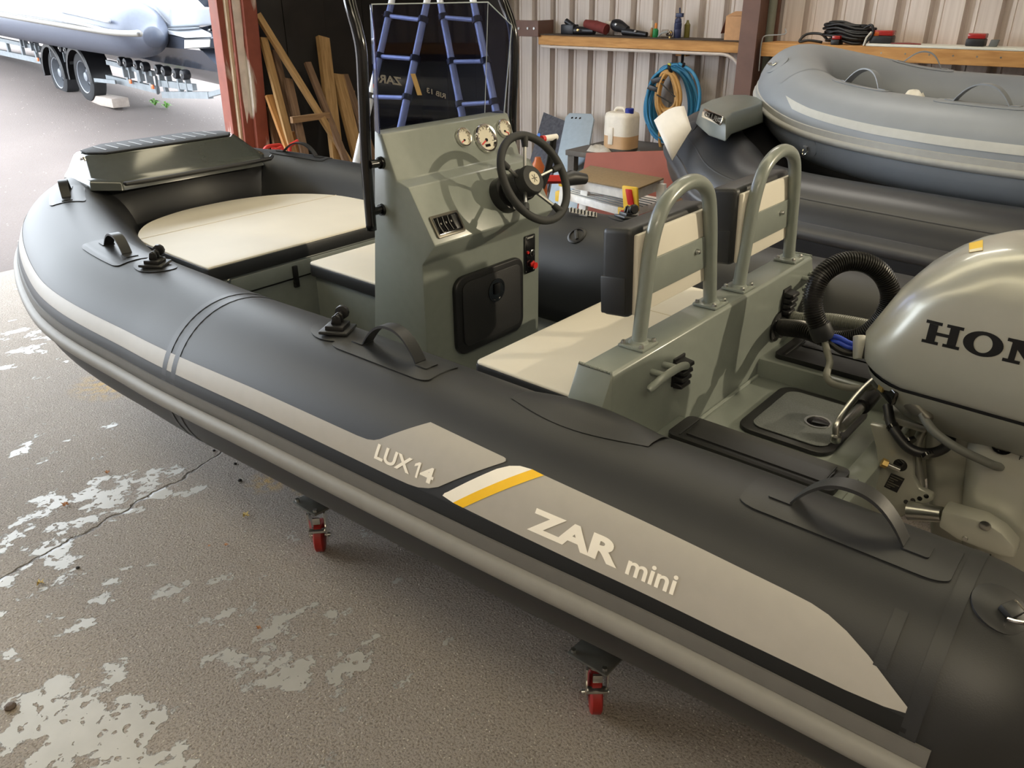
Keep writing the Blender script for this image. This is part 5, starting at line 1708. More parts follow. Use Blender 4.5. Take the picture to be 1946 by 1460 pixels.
MB().sweep(crom([(sx_(1168), SY - 0.03, ST + 0.085), (sx_(1182), SY - 0.03, ST + 0.07), (sx_(1196), SY - 0.03, ST + 0.045)], 4), [0.035, 0.042, 0.046, 0.046, 0.044, 0.04, 0.036, 0.032, 0.03], 14).build('body', DKMET, t)
MB().sweep([(sx_(1190), SY - 0.04, ST + 0.035), (sx_(1236), SY - 0.05, ST + 0.018)], [0.028, 0.018], 12).build('handle', DKMET, t)
for px, z in ((1180, 0.085), (1217, 0.04)):
    MB().lathe((sx_(px), SY - 0.075, ST + z), (0, -1, 0.3), [(0.010, 0), (0.008, 0.006)], 12).build('silver_button', CHROME, t)
GREEN = mat('green_bottle', (40, 128, 74), 0.35)
t = thing('small_bottle', 'small green bottle with orange tip on the shelf', 'bottle', (sx_(1251), SY - 0.04, ST))
MB().lathe((sx_(1251), SY - 0.04, ST), (0, 0, 1), [(0.020, 0), (0.022, 0.004), (0.022, 0.05), (0.012, 0.062)], 16).build('bottle_body', GREEN, t)
MB().lathe((sx_(1251), SY - 0.04, ST + 0.062), (0, 0, 1), [(0.011, 0), (0.010, 0.03), (0.007, 0.038)], 12).build('bottle_cap', mat('amber_cap', (206, 130, 60), 0.5), t)
t = thing('small_bottle', 'slim amber dropper bottle left of the green one', 'bottle', (sx_(1241), SY - 0.02, ST))
MB().lathe((sx_(1241), SY - 0.02, ST), (0, 0, 1), [(0.012, 0), (0.013, 0.004), (0.013, 0.05), (0.006, 0.066)], 14).build('bottle_body', mat('amber_glass', (150, 112, 62), 0.3), t)
MB().lathe((sx_(1241), SY - 0.02, ST + 0.066), (0, 0, 1), [(0.012, 0), (0.012, 0.05)], 12).build('clear_cap', mat('milky_plastic', (206, 200, 190), 0.5), t)
t = thing('clear_jar', 'small crumpled clear pot beside the brass fittings', 'jar', (sx_(1262), SY, ST))
MB().lathe((sx_(1264), SY + 0.0, ST), (0, 0, 1), [(0.030, 0), (0.034, 0.02), (0.028, 0.05), (0.024, 0.055)], 14).build('jar_body', tinted('clear_plastic', (0.85, 0.84, 0.8)), t)
MB().sweep(crom([(sx_(1259), SY - 0.06, ST + 0.008), (sx_(1266), SY - 0.07, ST + 0.03), (sx_(1276), SY - 0.06, ST + 0.045)], 5), 0.006, 8).build('wire', GALV, t)
t = thing('brass_fitting', 'chrome and brass tap fitting left of the dark spray bottle', 'fitting', (sx_(1280), SY - 0.05, ST))
MB().lathe((sx_(1276), SY - 0.06, ST + 0.024), (1, -0.3, 0.2), [(0.012, 0), (0.012, 0.02), (0.020, 0.024), (0.022, 0.04), (0.012, 0.046)], 14).build('fitting_body', CHROME, t)
MB().lathe((sx_(1283), SY - 0.07, ST), (0, 0, 1), [(0.010, 0), (0.010, 0.03), (0.016, 0.034), (0.014, 0.045)], 12).build('fitting_stem', MATS['brass'], t)
NAVY = mat('navy_plastic', (40, 48, 84), 0.45)
t = thing('spray_bottle', 'dark blue grey spray bottle standing on the shelf', 'bottle', (sx_(1291), SY, ST))
MB().lathe((sx_(1290), SY - 0.02, ST), (0, 0, 1), [(0.026, 0), (0.028, 0.005), (0.028, 0.055), (0.026, 0.06), (0.028, 0.065), (0.028, 0.10), (0.024, 0.105), (0.026, 0.11), (0.022, 0.13), (0.012, 0.14)], 18).build('bottle_body', NAVY, t)
MB().obox((sx_(1292), SY - 0.02, ST + 0.155), (0.028, 0, 0), (0, 0.014, 0), (0, 0, 0.014)).build('trigger_head', NAVY, t, bevel=0.004)
MB().cyl((sx_(1292), SY - 0.02, ST + 0.165), (sx_(1291), SY - 0.02, ST + 0.205), 0.006, n=8).build('nozzle_stalk', NAVY, t)
t = thing('glue_bottle', 'olive yellow bottle behind the dark spray bottle', 'bottle', (sx_(1299), SY + 0.05, ST))
MB().lathe((sx_(1299), SY + 0.05, ST), (0, 0, 1), [(0.02, 0), (0.022, 0.005), (0.022, 0.09), (0.010, 0.105), (0.008, 0.12)], 16).build('bottle_body', mat('olive_plastic', (112, 104, 48), 0.45), t)
CARD = mat('brown_cardboard', (196, 152, 112), 0.8, var=0.08)
x0, x1 = AY(1377, 60, 5.72).x, AY(1411, 60, 5.72).x
t = thing('cardboard_box', 'open brown cardboard box at the right end of the left shelf', 'box', ((x0 + x1) / 2, 5.78, ST))
MB().box((x0, 5.72, ST), (x1, 5.86, ST + 0.155)).build('box_body', CARD, t, smooth=False)
MB().add([(x0, 5.72, ST + 0.156), (x1, 5.73, ST + 0.158), (x1 + 0.0, 5.80, ST + 0.185), (x0 + 0.03, 5.80, ST + 0.185)], [(0, 1, 2, 3)]).build('box_flap', CARD, t, smooth=False)
MB().add([(x0, 5.86, ST + 0.156), (x0, 5.73, ST + 0.156), (x0 - 0.045, 5.75, ST + 0.04), (x0 - 0.045, 5.86, ST + 0.04)], [(0, 1, 2, 3)]).build('box_flap', mat('cardboard_inside', (120, 66, 52), 0.8), t, smooth=False)

# ================================================================== hose coils hanging on the back wall
HB_ = AY(1298, 90, 5.80)
hk = thing('hose_hook', 'timber block with steel hook screwed under the shelf', 'hook', (HB_.x, 5.87, 1.1))
a, b = AY(1288, 82, 5.86), AY(1306, 107, 5.86)
MB().box((a.x, 5.84, b.z), (b.x, 5.90, zl - 0.075)).build('hook_block', SHELFWOOD, hk, smooth=False, bevel=0.002)
c = AY(1298, 90, 5.83)
MB().box((c.x - 0.010, 5.828, AY(1297, 106, 5.83).z), (c.x + 0.006, 5.84, zl - 0.08)).build('hook_strap', STEEL, hk, smooth=False)
MB().sweep(crom([(c.x, 5.825, c.z), AY(1297, 112, 5.80), AY(1296, 122, 5.76), AY(1298, 126, 5.70), AY(1300, 121, 5.68)], 5), 0.011, 8).build('hook_rod', DKMET, hk)
BLUEH = mat('blue_air_hose', (54, 132, 176), 0.42, var=0.1, scale=15)
YELH = mat('ochre_hose', (190, 146, 84), 0.5, var=0.12, scale=15)


def hose_coil(name, label, cpx, hy_top, hy_bot, wpx, nturn, r, m, ywall, seed, lean=0.0):
    rd = random.Random(seed)
    t = thing(name, label, 'hose', AY(cpx, hy_bot, ywall))
    pts = []
    for k in range(nturn):
        jx, jt, jb, jw = rd.uniform(-7, 7), rd.uniform(0, 9), rd.uniform(-16, 12), rd.uniform(0.82, 1.06)
        yy = ywall - 0.015 - 0.012 * (k % 6) - rd.uniform(0, 0.012)
        for i in range(16):
            a = 2 * PI * i / 16
            cy = (hy_top + jt + hy_bot + jb) / 2
            ry = (hy_bot + jb - hy_top - jt) / 2
            px = cpx + jx + lean * math.cos(a) * 10 + wpx * jw * math.sin(a) * (1.0 - 0.18 * math.cos(a))
            py = cy - ry * math.cos(a)
            pts.append(AY(px, py, yy + 0.008 * math.sin(a)))
    path = crom(pts, 3)
    MB().sweep(path, r, 8).build('hose_turns', m, t, angle=180)
    return t


bh = hose_coil('blue_air_hose', 'coil of bright blue air hose hanging on the wall hook', 1277, 122, 262, 44, 11, 0.0125, BLUEH, 5.84, 3, 0.3)
pts = [AY(1270, 126, 5.70), AY(1240, 150, 5.72), AY(1229, 195, 5.72), AY(1236, 240, 5.72), AY(1262, 266, 5.72), AY(1290, 262, 5.72), AY(1320, 225, 5.70), AY(1330, 180, 5.70), AY(1318, 140, 5.70), AY(1290, 121, 5.70)]
MB().sweep(crom(pts, 8), 0.0125, 8).build('outer_turn', BLUEH, bh, angle=180)
yh = hose_coil('ochre_hose', 'coil of ochre yellow hose hanging inside the blue hose', 1272, 133, 222, 20, 7, 0.013, YELH, 5.70, 9)
MB().sweep(crom([AY(1256, 225, 5.70), AY(1253, 262, 5.72), AY(1256, 282, 5.72), AY(1262, 292, 5.72)], 6), 0.011, 8).build('hanging_end', YELH, yh)
tie = thing('cable_tie_strap', 'black strap with yellow end holding the hose coils to the hook', 'strap', AY(1273, 135, 5.66))
MB().sweep(crom([AY(1271, 122, 5.64), AY(1272, 130, 5.62), AY(1276, 138, 5.64)], 4), 0.012, 8).build('strap_band', BLKPLAST, tie)
MB().obox(AY(1272, 123, 5.63), (0.010, 0, 0), (0, 0.008, 0), (0, 0, 0.010)).build('strap_end', mat('lime_yellow', (206, 208, 70), 0.5), tie)
t = thing('spring_clamp', 'black spring clamps biting the left side of the hose coils', 'clamp', AY(1246, 160, 5.62))
MB().obox(AY(1250, 152, 5.62), (0.05, 0, 0.015), (0, 0.012, 0), (-0.01, 0, 0.016)).build('clamp_jaw', BLKPLAST, t, bevel=0.004)
MB().obox(AY(1242, 168, 5.62), (0.045, 0, -0.01), (0, 0.012, 0), (0.01, 0, 0.016)).build('clamp_jaw', BLKPLAST, t, bevel=0.004)
MB().sweep([AY(1256, 158, 5.60), AY(1283, 184, 5.60)], 0.005, 6).build('clamp_rod', BLKPLAST, t)
MB().sweep([AY(1248, 180, 5.60), AY(1276, 196, 5.60)], 0.005, 6).build('clamp_rod', BLKPLAST, t)

# ================================================================== jerry can, boards, bench, stool
JY = 5.35
j0, j1 = AY(1149, 282, JY), AY(1211, 282, JY)
jz0, jz1 = AY(1180, 287, JY).z, AY(1180, 212, JY).z
jc = thing('jerry_can', 'translucent white jerry can half full of brown liquid with blue cap', 'jerry can', ((j0.x + j1.x) / 2, JY, jz0))
jw = (j1.x - j0.x) / 2 * 0.80
jcx = (j0.x + j1.x) / 2
MILK = mat('milky_polythene', (228, 220, 206), 0.45, var=0.06)
LIQ = mat('brown_liquid', (198, 160, 118), 0.45, var=0.12, scale=8)
SLUDGE = mat('dark_sludge', (92, 88, 82), 0.5, var=0.2)


def can_ring(z, k=1.0):
    return [(jcx + a, JY + b, z) for a, b in rrect(2 * jw * k, 0.20 * k, 0.06 * k)]


def can_part(name, zs, m):
    rg = [can_ring(z, k) for z, k in zs]
    b = MB().grid(rg, close_u=True)
    b.add(rg[-1], [tuple(range(len(rg[-1])))])
    b.add(rg[0], [tuple(range(len(rg[0])))])
    return b.build(name, m, jc, angle=50)


jh = jz1 - jz0
can_part('sludge', [(jz0, 0.90), (jz0 + 0.01, 0.97), (jz0 + jh * 0.10, 1.0)], SLUDGE)
can_part('liquid', [(jz0 + jh * 0.10, 1.0), (jz0 + jh * 0.42, 1.0)], LIQ)
can_part('can_body', [(jz0 + jh * 0.42, 1.0), (jz0 + jh * 0.88, 1.0), (jz0 + jh * 0.97, 0.94), (jz1, 0.80)], MILK)
MB().obox((jcx - 0.03, JY - 0.102, jz0 + jh * 0.42), (0.022, 0, 0), (0, 0.006, 0), (0, 0, jh * 0.22)).build('moulded_handle', MILK, jc, bevel=0.006)
MB().sweep(crom([(jcx - jw * 0.6, JY, jz1 - 0.005), (jcx - jw * 0.4, JY, jz1 + 0.022), (jcx + jw * 0.1, JY, jz1 + 0.022), (jcx + jw * 0.25, JY, jz1 - 0.005)], 5), 0.012, 8).build('handle', MILK, jc)
MB().lathe((jcx + jw * 0.62, JY - 0.02, jz1 - 0.012), (0, 0, 1), [(0.030, 0), (0.032, 0.006), (0.032, 0.04), (0.028, 0.044)], 20).build('cap', mat('blue_cap', (38, 54, 150), 0.4), jc)
# low bench they stand on
bench = thing('low_bench', 'low grey workbench along the back wall under the jerry can', 'bench', (-3.9, 5.55, 0))
BENCHM = mat('bench_grey', (92, 86, 80), 0.7, var=0.15)
MB().box((-3.86, 5.15, jz0 - 0.045), (-2.95, 5.86, jz0 - 0.005)).build('top', BENCHM, bench, bevel=0.004)
for bx in (-3.82, -3.0):
    for by in (5.2, 5.8):
        MB().box((bx - 0.03, by - 0.03, 0), (bx + 0.03, by + 0.03, jz0 - 0.045)).build('leg', BENCHM, bench, smooth=False)
RAG = mat('grey_rag', (186, 180, 170), 0.85, var=0.15)
for k, (px, lb) in enumerate(((1142, 'crumpled pale rag left of the jerry can'), (1225, 'crumpled pale rag right of the jerry can'))):
    c = AY(px, 287, 5.25)
    c.x = max(c.x, -3.74)
    rw = []
    rd = random.Random(20 + k)
    for i in range(9):
        rw.append([(c.x - 0.10 + 0.025 * i, c.y - 0.05 + 0.02 * j_, jz0 - 0.004 + (0.0 if j_ in (0, 5) or i in (0, 8) else rd.uniform(0.012, 0.05))) for j_ in range(6)])
    tag(MB().grid(rw).build('rag', RAG, angle=120), lb, 'rag')
# two slabs of sheet leaning against the wall
SHEETD = wood('dark_blue_grey_sheet', (70, 72, 82), (96, 98, 108), (1, 1, 0.08))
SHEETL = mat('pale_blue_panel', (168, 182, 194), 0.4, var=0.05)


def lean_sheet(name, corners, yt, yb, m, label, th=0.02):
    """corners px: top-left, top-right, bottom-right, bottom-left"""
    p = [AY(*corners[0], yt), AY(*corners[1], yt), AY(*corners[2], yb), AY(*corners[3], yb)]
    for i, j in ((3, 0), (2, 1)):
        t_ = (0.0 - p[j].z) / (p[i].z - p[j].z)
        p[i] = p[j] + (p[i] - p[j]) * t_
    n_ = (p[1] - p[0]).cross(p[3] - p[0]).normalized()
    if n_.y < 0:
        n_.negate()
    return p, n_


p, n_ = lean_sheet('b', ((1033, 213), (1080, 232), (1050, 330), (1000, 330)), 5.80, 5.35, None, None)
o = tag(MB().prism(p, n_ * 0.02).build('timber_sheet', SHEETD, smooth=False, bevel=0.002), 'dark blue grey grained board leaning behind the steering wheel', 'board')
p, n_ = lean_sheet('b', ((1076, 214), (1130, 216), (1110, 330), (1052, 330)), 5.72, 5.20, None, None)
pv = [p[0].lerp(p[3], 0.04), p[0].lerp(p[1], 0.12), p[0].lerp(p[1], 0.90), p[1].lerp(p[2], 0.04), p[2], p[3]]
t = thing('composite_sheet', 'pale blue grey panel with rounded top and three holes leaning on the wall', 'panel', (p[3] + p[2]) / 2)
MB().prism(pv, n_ * 0.025).build('sheet', SHEETL, t, bevel=0.006)
for k in range(3):
    c = p[0].lerp(p[1], 0.25 + 0.14 * k).lerp(p[3].lerp(p[2], 0.25 + 0.14 * k), 0.045)
    MB().lathe(c - n_ * 0.001, -n_, [(0.010, 0), (0.010, 0.001)], 12).build('hole', GLOSSBLK, t)
c = AY(1024, 257, 5.42)
tag(MB().lathe(c, (0, -1, 0.4), [(0.018, 0), (0.016, 0.004)], 12).build('blue_tape_dot', mat('blue_tape', (52, 110, 200), 0.5)), 'small blue tape patch on the dark grained board', 'tape')
# rust red sheet in front of the bench
REDSH = mat('rust_red_sheet', (150, 82, 66), 0.7, var=0.10, scale=5)
p0, p1 = AY(1114, 291, 5.0), AY(1286, 286, 5.0)
tag(MB().prism([(p0.x, 5.0, p0.z), (p1.x, 5.0, p1.z), (p1.x + 0.1, 4.85, 0.0), (p0.x, 4.85, 0.0)], (0, 0.018, 0)).build('red_sheet', REDSH, smooth=False), 'rust red painted sheet standing in front of the low bench', 'sheet')

# folding work platform with two steps
ALU = mat('worn_aluminium', (240, 238, 234), 0.5, 0.0, var=0.10, scale=30)
CARPET = mat('brown_tread', (140, 118, 88), 0.85, var=0.12, scale=60)
YEL2 = mat('yellow_bracket', (232, 190, 60), 0.5)
plat = thing('step_platform', 'two step aluminium work platform with yellow and red brackets behind the boat', 'step platform', (-2.9, 4.2, 0))
TZ = 0.62


def pz(px, py, z):
    return AZ(px, py, z)


def slab(name, px4, z, th, m):
    q = [pz(*p_, z) for p_ in px4]
    return MB().prism(q, (0, 0, -th)).build(name, m, plat, bevel=0.004)


top4 = ((1080, 336), (1122, 314), (1262, 338), (1206, 360))
slab('top_tread', top4, TZ, 0.012, CARPET)
slab('top_frame', top4, TZ - 0.0125, 0.07, ALU)
Z2 = TZ - 0.20
s4 = ((1072, 366), (1118, 350), (1268, 378), (1196, 400))
slab('lower_tread', s4, Z2, 0.05, ALU)
for k in range(7):
    a, b = pz(*s4[0], Z2 + 0.0025).lerp(pz(*s4[1], Z2 + 0.0025), (k + 0.7) / 8), pz(*s4[3], Z2 + 0.0025).lerp(pz(*s4[2], Z2 + 0.0025), (k + 0.7) / 8)
    MB().sweep([a, b], 0.004, 6).build('tread_rib', GREYLINER, plat)
tl, tr_ = pz(1080, 336, TZ), pz(1206, 360, TZ)
bl, br = pz(1122, 314, TZ), pz(1262, 338, TZ)
for c_, dx in ((tl, -0.06), (tr_, 0.10), (bl, -0.06), (br, 0.06)):
    MB().obox(((c_.x + dx * 0.5), c_.y - 0.03, (TZ - 0.03) / 2), (0.030, 0, 0), (0, 0.016, 0), (-dx * 0.5, 0, (TZ - 0.03) / 2)).build('leg', ALU, plat, bevel=0.003)
for c_ in (tr_, pz(1196, 400, Z2)):
    MB().obox((c_.x + 0.005, c_.y - 0.045, c_.z - 0.045), (0.050, 0.006, 0), (0, 0.010, 0), (-0.010, 0, 0.070)).build('end_bracket', YEL2, plat, bevel=0.008)
    MB().obox((c_.x + 0.006, c_.y - 0.058, c_.z - 0.035), (0.020, 0.003, 0), (0, 0.006, 0), (-0.012, 0, 0.045)).build('locking_lever', RED, plat, bevel=0.004)
for c_ in (tl, pz(1072, 366, Z2)):
    MB().obox((c_.x - 0.005, c_.y - 0.03, c_.z - 0.02), (0.030, 0.0, 0), (0, 0.03, 0), (0, 0, 0.035)).build('end_bracket', YEL2, plat, bevel=0.006)
# odd pieces near the platform
t = thing('seat_roll', 'black padded roll with red bar lying on the step platform', 'pad', AD(1075, 340, 3.3))
MB().sweep([AD(1070, 342, 3.30), AD(1085, 338, 3.32), AD(1112, 340, 3.36)], [0.024, 0.032, 0.022], 14).build('pad', BLKVINYL, t)
MB().obox(AD(1052, 341, 3.28), RT * 0.055, UP * 0.014, FW * 0.02).build('red_bar', RED, t, bevel=0.004)
HAZ = mat('hazard_white', (220, 216, 208), 0.5)
ha, hb_ = AD(1082, 399, 3.35), AD(1134, 409, 3.30)
hz = thing('hazard_strip', 'narrow black and white striped strip just behind the far tube', 'strip', (ha + hb_) / 2)
hax = (hb_ - ha)
MB().obox((ha + hb_) / 2, hax / 2, UP * 0.010, FW * 0.006).build('strip_base', HAZ, hz, smooth=False)
for k in range(8):
    MB().obox(ha + hax * ((k + 0.5) / 8) - FW * 0.0068, hax * 0.028 + UP * 0.004, UP * 0.009, FW * 0.0006).build('black_stripe', BLKPLAST, hz, smooth=False)
MB().box(((ha.x + hb_.x) / 2 - 0.02, (ha.y + hb_.y) / 2, 0.0), ((ha.x + hb_.x) / 2 + 0.02, (ha.y + hb_.y) / 2 + 0.02, ha.z)).build('strip_post', ALU, hz, smooth=False)
AMB = mat('amber_plastic', (176, 92, 40), 0.4)
c = AY(1022, 312, 4.6)
tag(MB().lathe((c.x, 4.6, 0.0), (0, 0, 1), [(0.07, 0), (0.075, 0.01), (0.07, c.z - 0.05), (0.03, c.z + 0.02), (0.02, c.z + 0.05)], 18).build('amber_bottle', AMB), 'amber brown bottle behind the steering wheel', 'bottle')
c = AZ(1333, 405, 0.35)
t = thing('wooden_crate', 'dark wooden crate on the floor beside the step platform', 'crate', (c.x, c.y, 0))
MB().box((c.x - 0.22, c.y - 0.02, 0.0), (c.x + 0.22, c.y + 0.38, 0.40)).build('crate_body', OLDW, t, smooth=False, bevel=0.004)
for k in range(3):
    MB().box((c.x - 0.225, c.y - 0.035, 0.03 + 0.13 * k), (c.x + 0.225, c.y - 0.018, 0.13 + 0.13 * k)).build('slat', OLDW, t, smooth=False, bevel=0.002)
c = AY(1362, 400, 3.30)
tag(MB().obox((c.x, 3.32, c.z - 0.03), (0.035, 0, 0.004), (0, 0.03, 0), (-0.002, 0, 0.06)).build('blue_carton', mat('blue_print_carton', (46, 62, 140), 0.5), bevel=0.003), 'small blue printed carton below the dark dinghy bow', 'carton')
# ================================================================== two dinghies stacked by the back wall
PALEHY = mat('pale_grey_hypalon', (134, 139, 146), 0.44, var=0.05, scale=6, bump=0.05, bscale=420)
PALEST = mat('pale_stripe', (186, 186, 182), 0.5, var=0.04)
PALERL = mat('pale_rub_rail', (158, 158, 155), 0.5, var=0.05)
UPD = [(2.0, 0.687, 1.049, 0.202), (1.0, 0.687, 1.049, 0.202), (0.0, 0.687, 1.049, 0.202), (-0.8, 0.687, 1.049, 0.202), (-1.427, 0.534, 1.072, 0.202), (-1.761, 0.343, 1.149, 0.196), (-1.95, 0.0, 1.216, 0.192)]
TU = Tube(UPD, 4.721, 16, pivot=-1.0, yaw=-0.13)
up = thing('pale_dinghy', 'pale grey inflatable dinghy lying on top of the dark dinghy', 'dinghy', (-0.5, 4.7, 0.85))
TU.mesh(40).build('buoyancy_tube', PALEHY, up, angle=180)
mu = TU.L / 2
TU.profile(0.1, TU.L - 0.1, [(6, -0.001), (5, 0.006), (-2, 0.008), (-3.5, 0.018), (-6.5, 0.022), (-9.5, 0.018), (-11.5, 0.006), (-12.5, -0.001)]).build('rub_rail', PALERL, up, angle=50)
for sgn in (-1, 1):
    TU.sheet([(mu + sgn * 0.60, 30), (mu + sgn * 0.69, 18), (mu + sgn * 1.2, 13.5), (mu + sgn * 3.9, 13.5), (mu + sgn * 3.9, 24.5), (mu + sgn * 1.2, 24.5), (mu + sgn * 0.8, 27)], 0.0018, 'side_stripe', PALEST, up)
TU.profile(0.2, TU.L - 0.2, [(-22, 0.001), (-24, 0.0015), (-26, 0.001)]).build('lower_seam', PALEHY, up, angle=80)
for u in (mu - 0.50, mu + 0.50):
    TU.profile(u - 0.012, u + 0.012, [(a, 0.0012) for a in range(40, 220, 8)], 0.03).build('tube_seam', PALEHY, up, angle=80)
for uc, hd in ((mu - 0.89, 101), (mu - 1.535, 90), (mu + 0.70, 90), (mu + 1.75, 92)):
    strap_handle(TU, uc, 0.115, hd, up, PALEHY, PALEHY, width=0.04, h=0.075, patch=(0.19, 15))
d_ring(TU, mu - 0.30, 54, up, PALEHY, 1, size=0.9)
d_ring(TU, mu - 0.84, -22, up, PALEHY, 1, size=0.9)
MB().box((-0.9, 4.25, 0.92), (2.0, 5.0, 0.95)).build('floor_board', GREYLINER, up, smooth=False)
c = AD(1737, 178, 4.0)
rw = []
rd = random.Random(5)
for i in range(7):
    rw.append([(c.x - 0.05 + 0.017 * i, c.y - 0.02 + 0.015 * j_, c.z - 0.03 + (0 if i in (0, 6) or j_ in (0, 4) else rd.uniform(0.02, 0.05))) for j_ in range(5)])
tag(MB().grid(rw).build('paper_wad', mat('white_paper', (236, 232, 222), 0.8), angle=150), 'crumpled white paper inside the pale grey dinghy', 'paper')

DKHY = mat('dark_hypalon', (50, 51, 55), 0.36, var=0.06, scale=6, bump=0.04, bscale=420)
DKRL = mat('dark_rub_rail', (66, 66, 69), 0.45)
LOD = [(2.0, 0.604, 0.696, 0.233), (1.0, 0.604, 0.696, 0.233), (0.0, 0.604, 0.696, 0.233), (-0.8, 0.604, 0.696, 0.233), (-1.581, 0.542, 0.712, 0.233), (-1.925, 0.333, 0.80, 0.226), (-2.208, 0.0, 0.869, 0.222)]
TL = Tube(LOD, 4.24, 16, pivot=-1.0, yaw=-0.07)
lo = thing('dark_dinghy', 'dark grey rigid inflatable dinghy with badged bow step under the pale dinghy', 'dinghy', (-0.5, 4.17, 0.0))
TL.mesh(40).build('buoyancy_tube', DKHY, lo, angle=180)
ml = TL.L / 2
TL.profile(0.1, TL.L - 0.1, [(20, -0.001), (19, 0.006), (13, 0.008), (11, 0.018), (8, 0.024), (4, 0.020), (2, 0.006), (1, -0.001)]).build('rub_rail', DKRL, lo, angle=50)
TL.profile(0.2, TL.L - 0.2, [(46, 0.001), (45, 0.002), (44, 0.001)]).build('tube_seam', DKHY, lo, angle=80)
rows = []
for x, zk, hw, zc in ((1.9, 0.28, 0.58, 0.50), (0.5, 0.26, 0.58, 0.50), (-1.0, 0.30, 0.54, 0.52), (-1.7, 0.46, 0.34, 0.60), (-2.05, 0.70, 0.10, 0.74)):
    yc = 4.24 - 0.07 * (x + 1)
    rows.append([(x, yc - hw, zc), (x, yc, zk), (x, yc + hw, zc)])
MB().grid(rows).build('hull', GREYLINER, lo, smooth=False)
MB().box((-1.75, 3.78, 0.54), (1.9, 4.58, 0.56)).build('deck', GREYLINER, lo, smooth=False)
d_ring(TL, ml - 0.21, 49, lo, DKHY, 1, size=1.0)
for bx in (-1.2, 0.9):
    MB().box((bx - 0.06, 3.75, 0.0), (bx + 0.06, 4.6, 0.38)).build('support_block', OLDW, lo, smooth=False)
# bow step plate with chrome badge
STEPM = mat('bow_plate_grey', (104, 110, 106), 0.38, var=0.04)
pA = [AD(1333, 198, 4.03), AD(1352, 189, 4.10), AD(1385, 180, 4.30), AD(1420, 180, 4.50), AD(1450, 186, 4.55), AD(1447, 196, 4.30), AD(1392, 213, 4.02), AD(1380, 224, 3.93), AD(1352, 215, 3.95)]
zt = sum(p.z for p in pA) / len(pA)
pA = [AZ(px, py, zt) for px, py in ((1333, 198), (1352, 189), (1385, 180), (1420, 180), (1450, 186), (1447, 196), (1392, 213), (1380, 224), (1352, 215))]
cc = sum(pA, Vector()) / len(pA)
low = [Vector((cc.x + (p.x - cc.x) * 1.16, cc.y + (p.y - cc.y) * 1.10, zt - 0.10)) for p in pA]
n = len(pA)
sp = MB().add(pA + low, [tuple(range(n)), tuple(range(2 * n - 1, n - 1, -1))] + [(i, (i + 1) % n, n + (i + 1) % n, n + i) for i in range(n)]).build('bow_step', STEPM, lo, bevel=0.008, seg=3)
fa, fb, fc = pA[0], pA[7], pA[7].lerp(low[7], 1.0)
fn = (fb - fa).cross(low[0] - fa).normalized()
if fn.dot(CAM - fa) < 0:
    fn.negate()


def on_face(px, py, off):
    r = ray(px, py)
    return CAM + r * ((fa + fn * off - CAM).dot(fn) / r.dot(fn))


b0_, b1_, b2_ = on_face(1337, 214, 0.045), on_face(1374, 231, 0.045), on_face(1340, 225, 0.045)
du = (b1_ - b0_) / 2
dvv = Vector((0, 0, 1)) - du.normalized() * du.normalized().z
dvv = dvv - fn * dvv.dot(fn)
dvv.normalize()
ctr = (b0_ + b1_) / 2
bd = MB().prism([ctr + du.normalized() * a + dvv * b for a, b in rrect(du.length * 2.0, 0.042, 0.02)], fn * 0.008).build('badge', CHROME, sp, bevel=0.003)
flat_text('badge_lettering', 'CLUb', ctr - du * 0.72 - dvv * 0.012 + fn * 0.0088, du * 1.44, dvv * 0.024, BRONZE, sp, 0.03)
# white plastic guard poking up behind the dark bow
WHG = mat('white_guard', (226, 220, 212), 0.45, var=0.03)
rows = []
for i in range(7):
    t_ = i / 6
    a_ = AD(1243 + 57 * t_, 230 - 27 * t_ - 8 * math.sin(PI * t_), 4.25)
    b_ = AD(1262 + 46 * t_, 272 - 45 * t_ - 4 * math.sin(PI * t_), 4.20)
    rows.append([a_, b_, b_ + Vector((0, 0, -0.9 + 0.0)) * 0.0 + (b_ - a_) * 0.8])
gd = MB().grid(rows)
o = gd.build('plastic_guard', WHG, angle=120)
sol = o.modifiers.new('thickness', 'SOLIDIFY')
sol.thickness = 0.006
tag(o, 'curved white plastic guard standing behind the dark dinghy bow', 'guard')

# ================================================================== things on the right wall shelf
RY = 5.72
RT_ = zr


def rx(px):
    return AY(px, 85, RY).x


rope = thing('black_cable_coil', 'heap of black cable on the right wall shelf', 'cable', (rx(1600), RY, RT_))
rd = random.Random(11)
pts = []
for k in range(13):
    w = rd.uniform(0.55, 1.0)
    for i in range(10):
        a = 2 * PI * i / 10
        pts.append((rx(1606) + 0.165 * w * math.cos(a) + rd.uniform(-0.012, 0.012) + 0.01 * (k % 3), RY + 0.055 * w * math.sin(a), RT_ + 0.012 + 0.0085 * k + (0.03 * w if 2 < i < 8 else 0) * rd.uniform(0.4, 1.0)))
MB().sweep(crom(pts, 3), 0.0085, 7).build('cable_heap', BLKPLAST, rope, angle=180)
MB().sweep(crom([(rx(1562), RY, RT_ + 0.01), (rx(1540), RY - 0.03, RT_ + 0.02), (rx(1522), RY - 0.03, RT_ + 0.012), (rx(1530), RY, RT_ + 0.055), (rx(1556), RY, RT_ + 0.06), (rx(1570), RY, RT_ + 0.03)], 6), 0.0085, 7).build('loose_loop', BLKPLAST, rope, angle=180)
MB().sweep(crom([(rx(1640), RY - 0.04, RT_ + 0.10), (rx(1655), RY - 0.05, RT_ + 0.12), (rx(1660), RY - 0.05, RT_ + 0.07), (rx(1648), RY - 0.06, RT_ + 0.01)], 6), 0.0085, 7).build('loose_loop', BLKPLAST, rope, angle=180)
LBW = mat('light_board_white', (214, 212, 200), 0.45, var=0.04)
lbd = thing('trailer_light_board', 'long white trailer light board lying on the right wall shelf', 'light board', (rx(1800), RY, RT_))
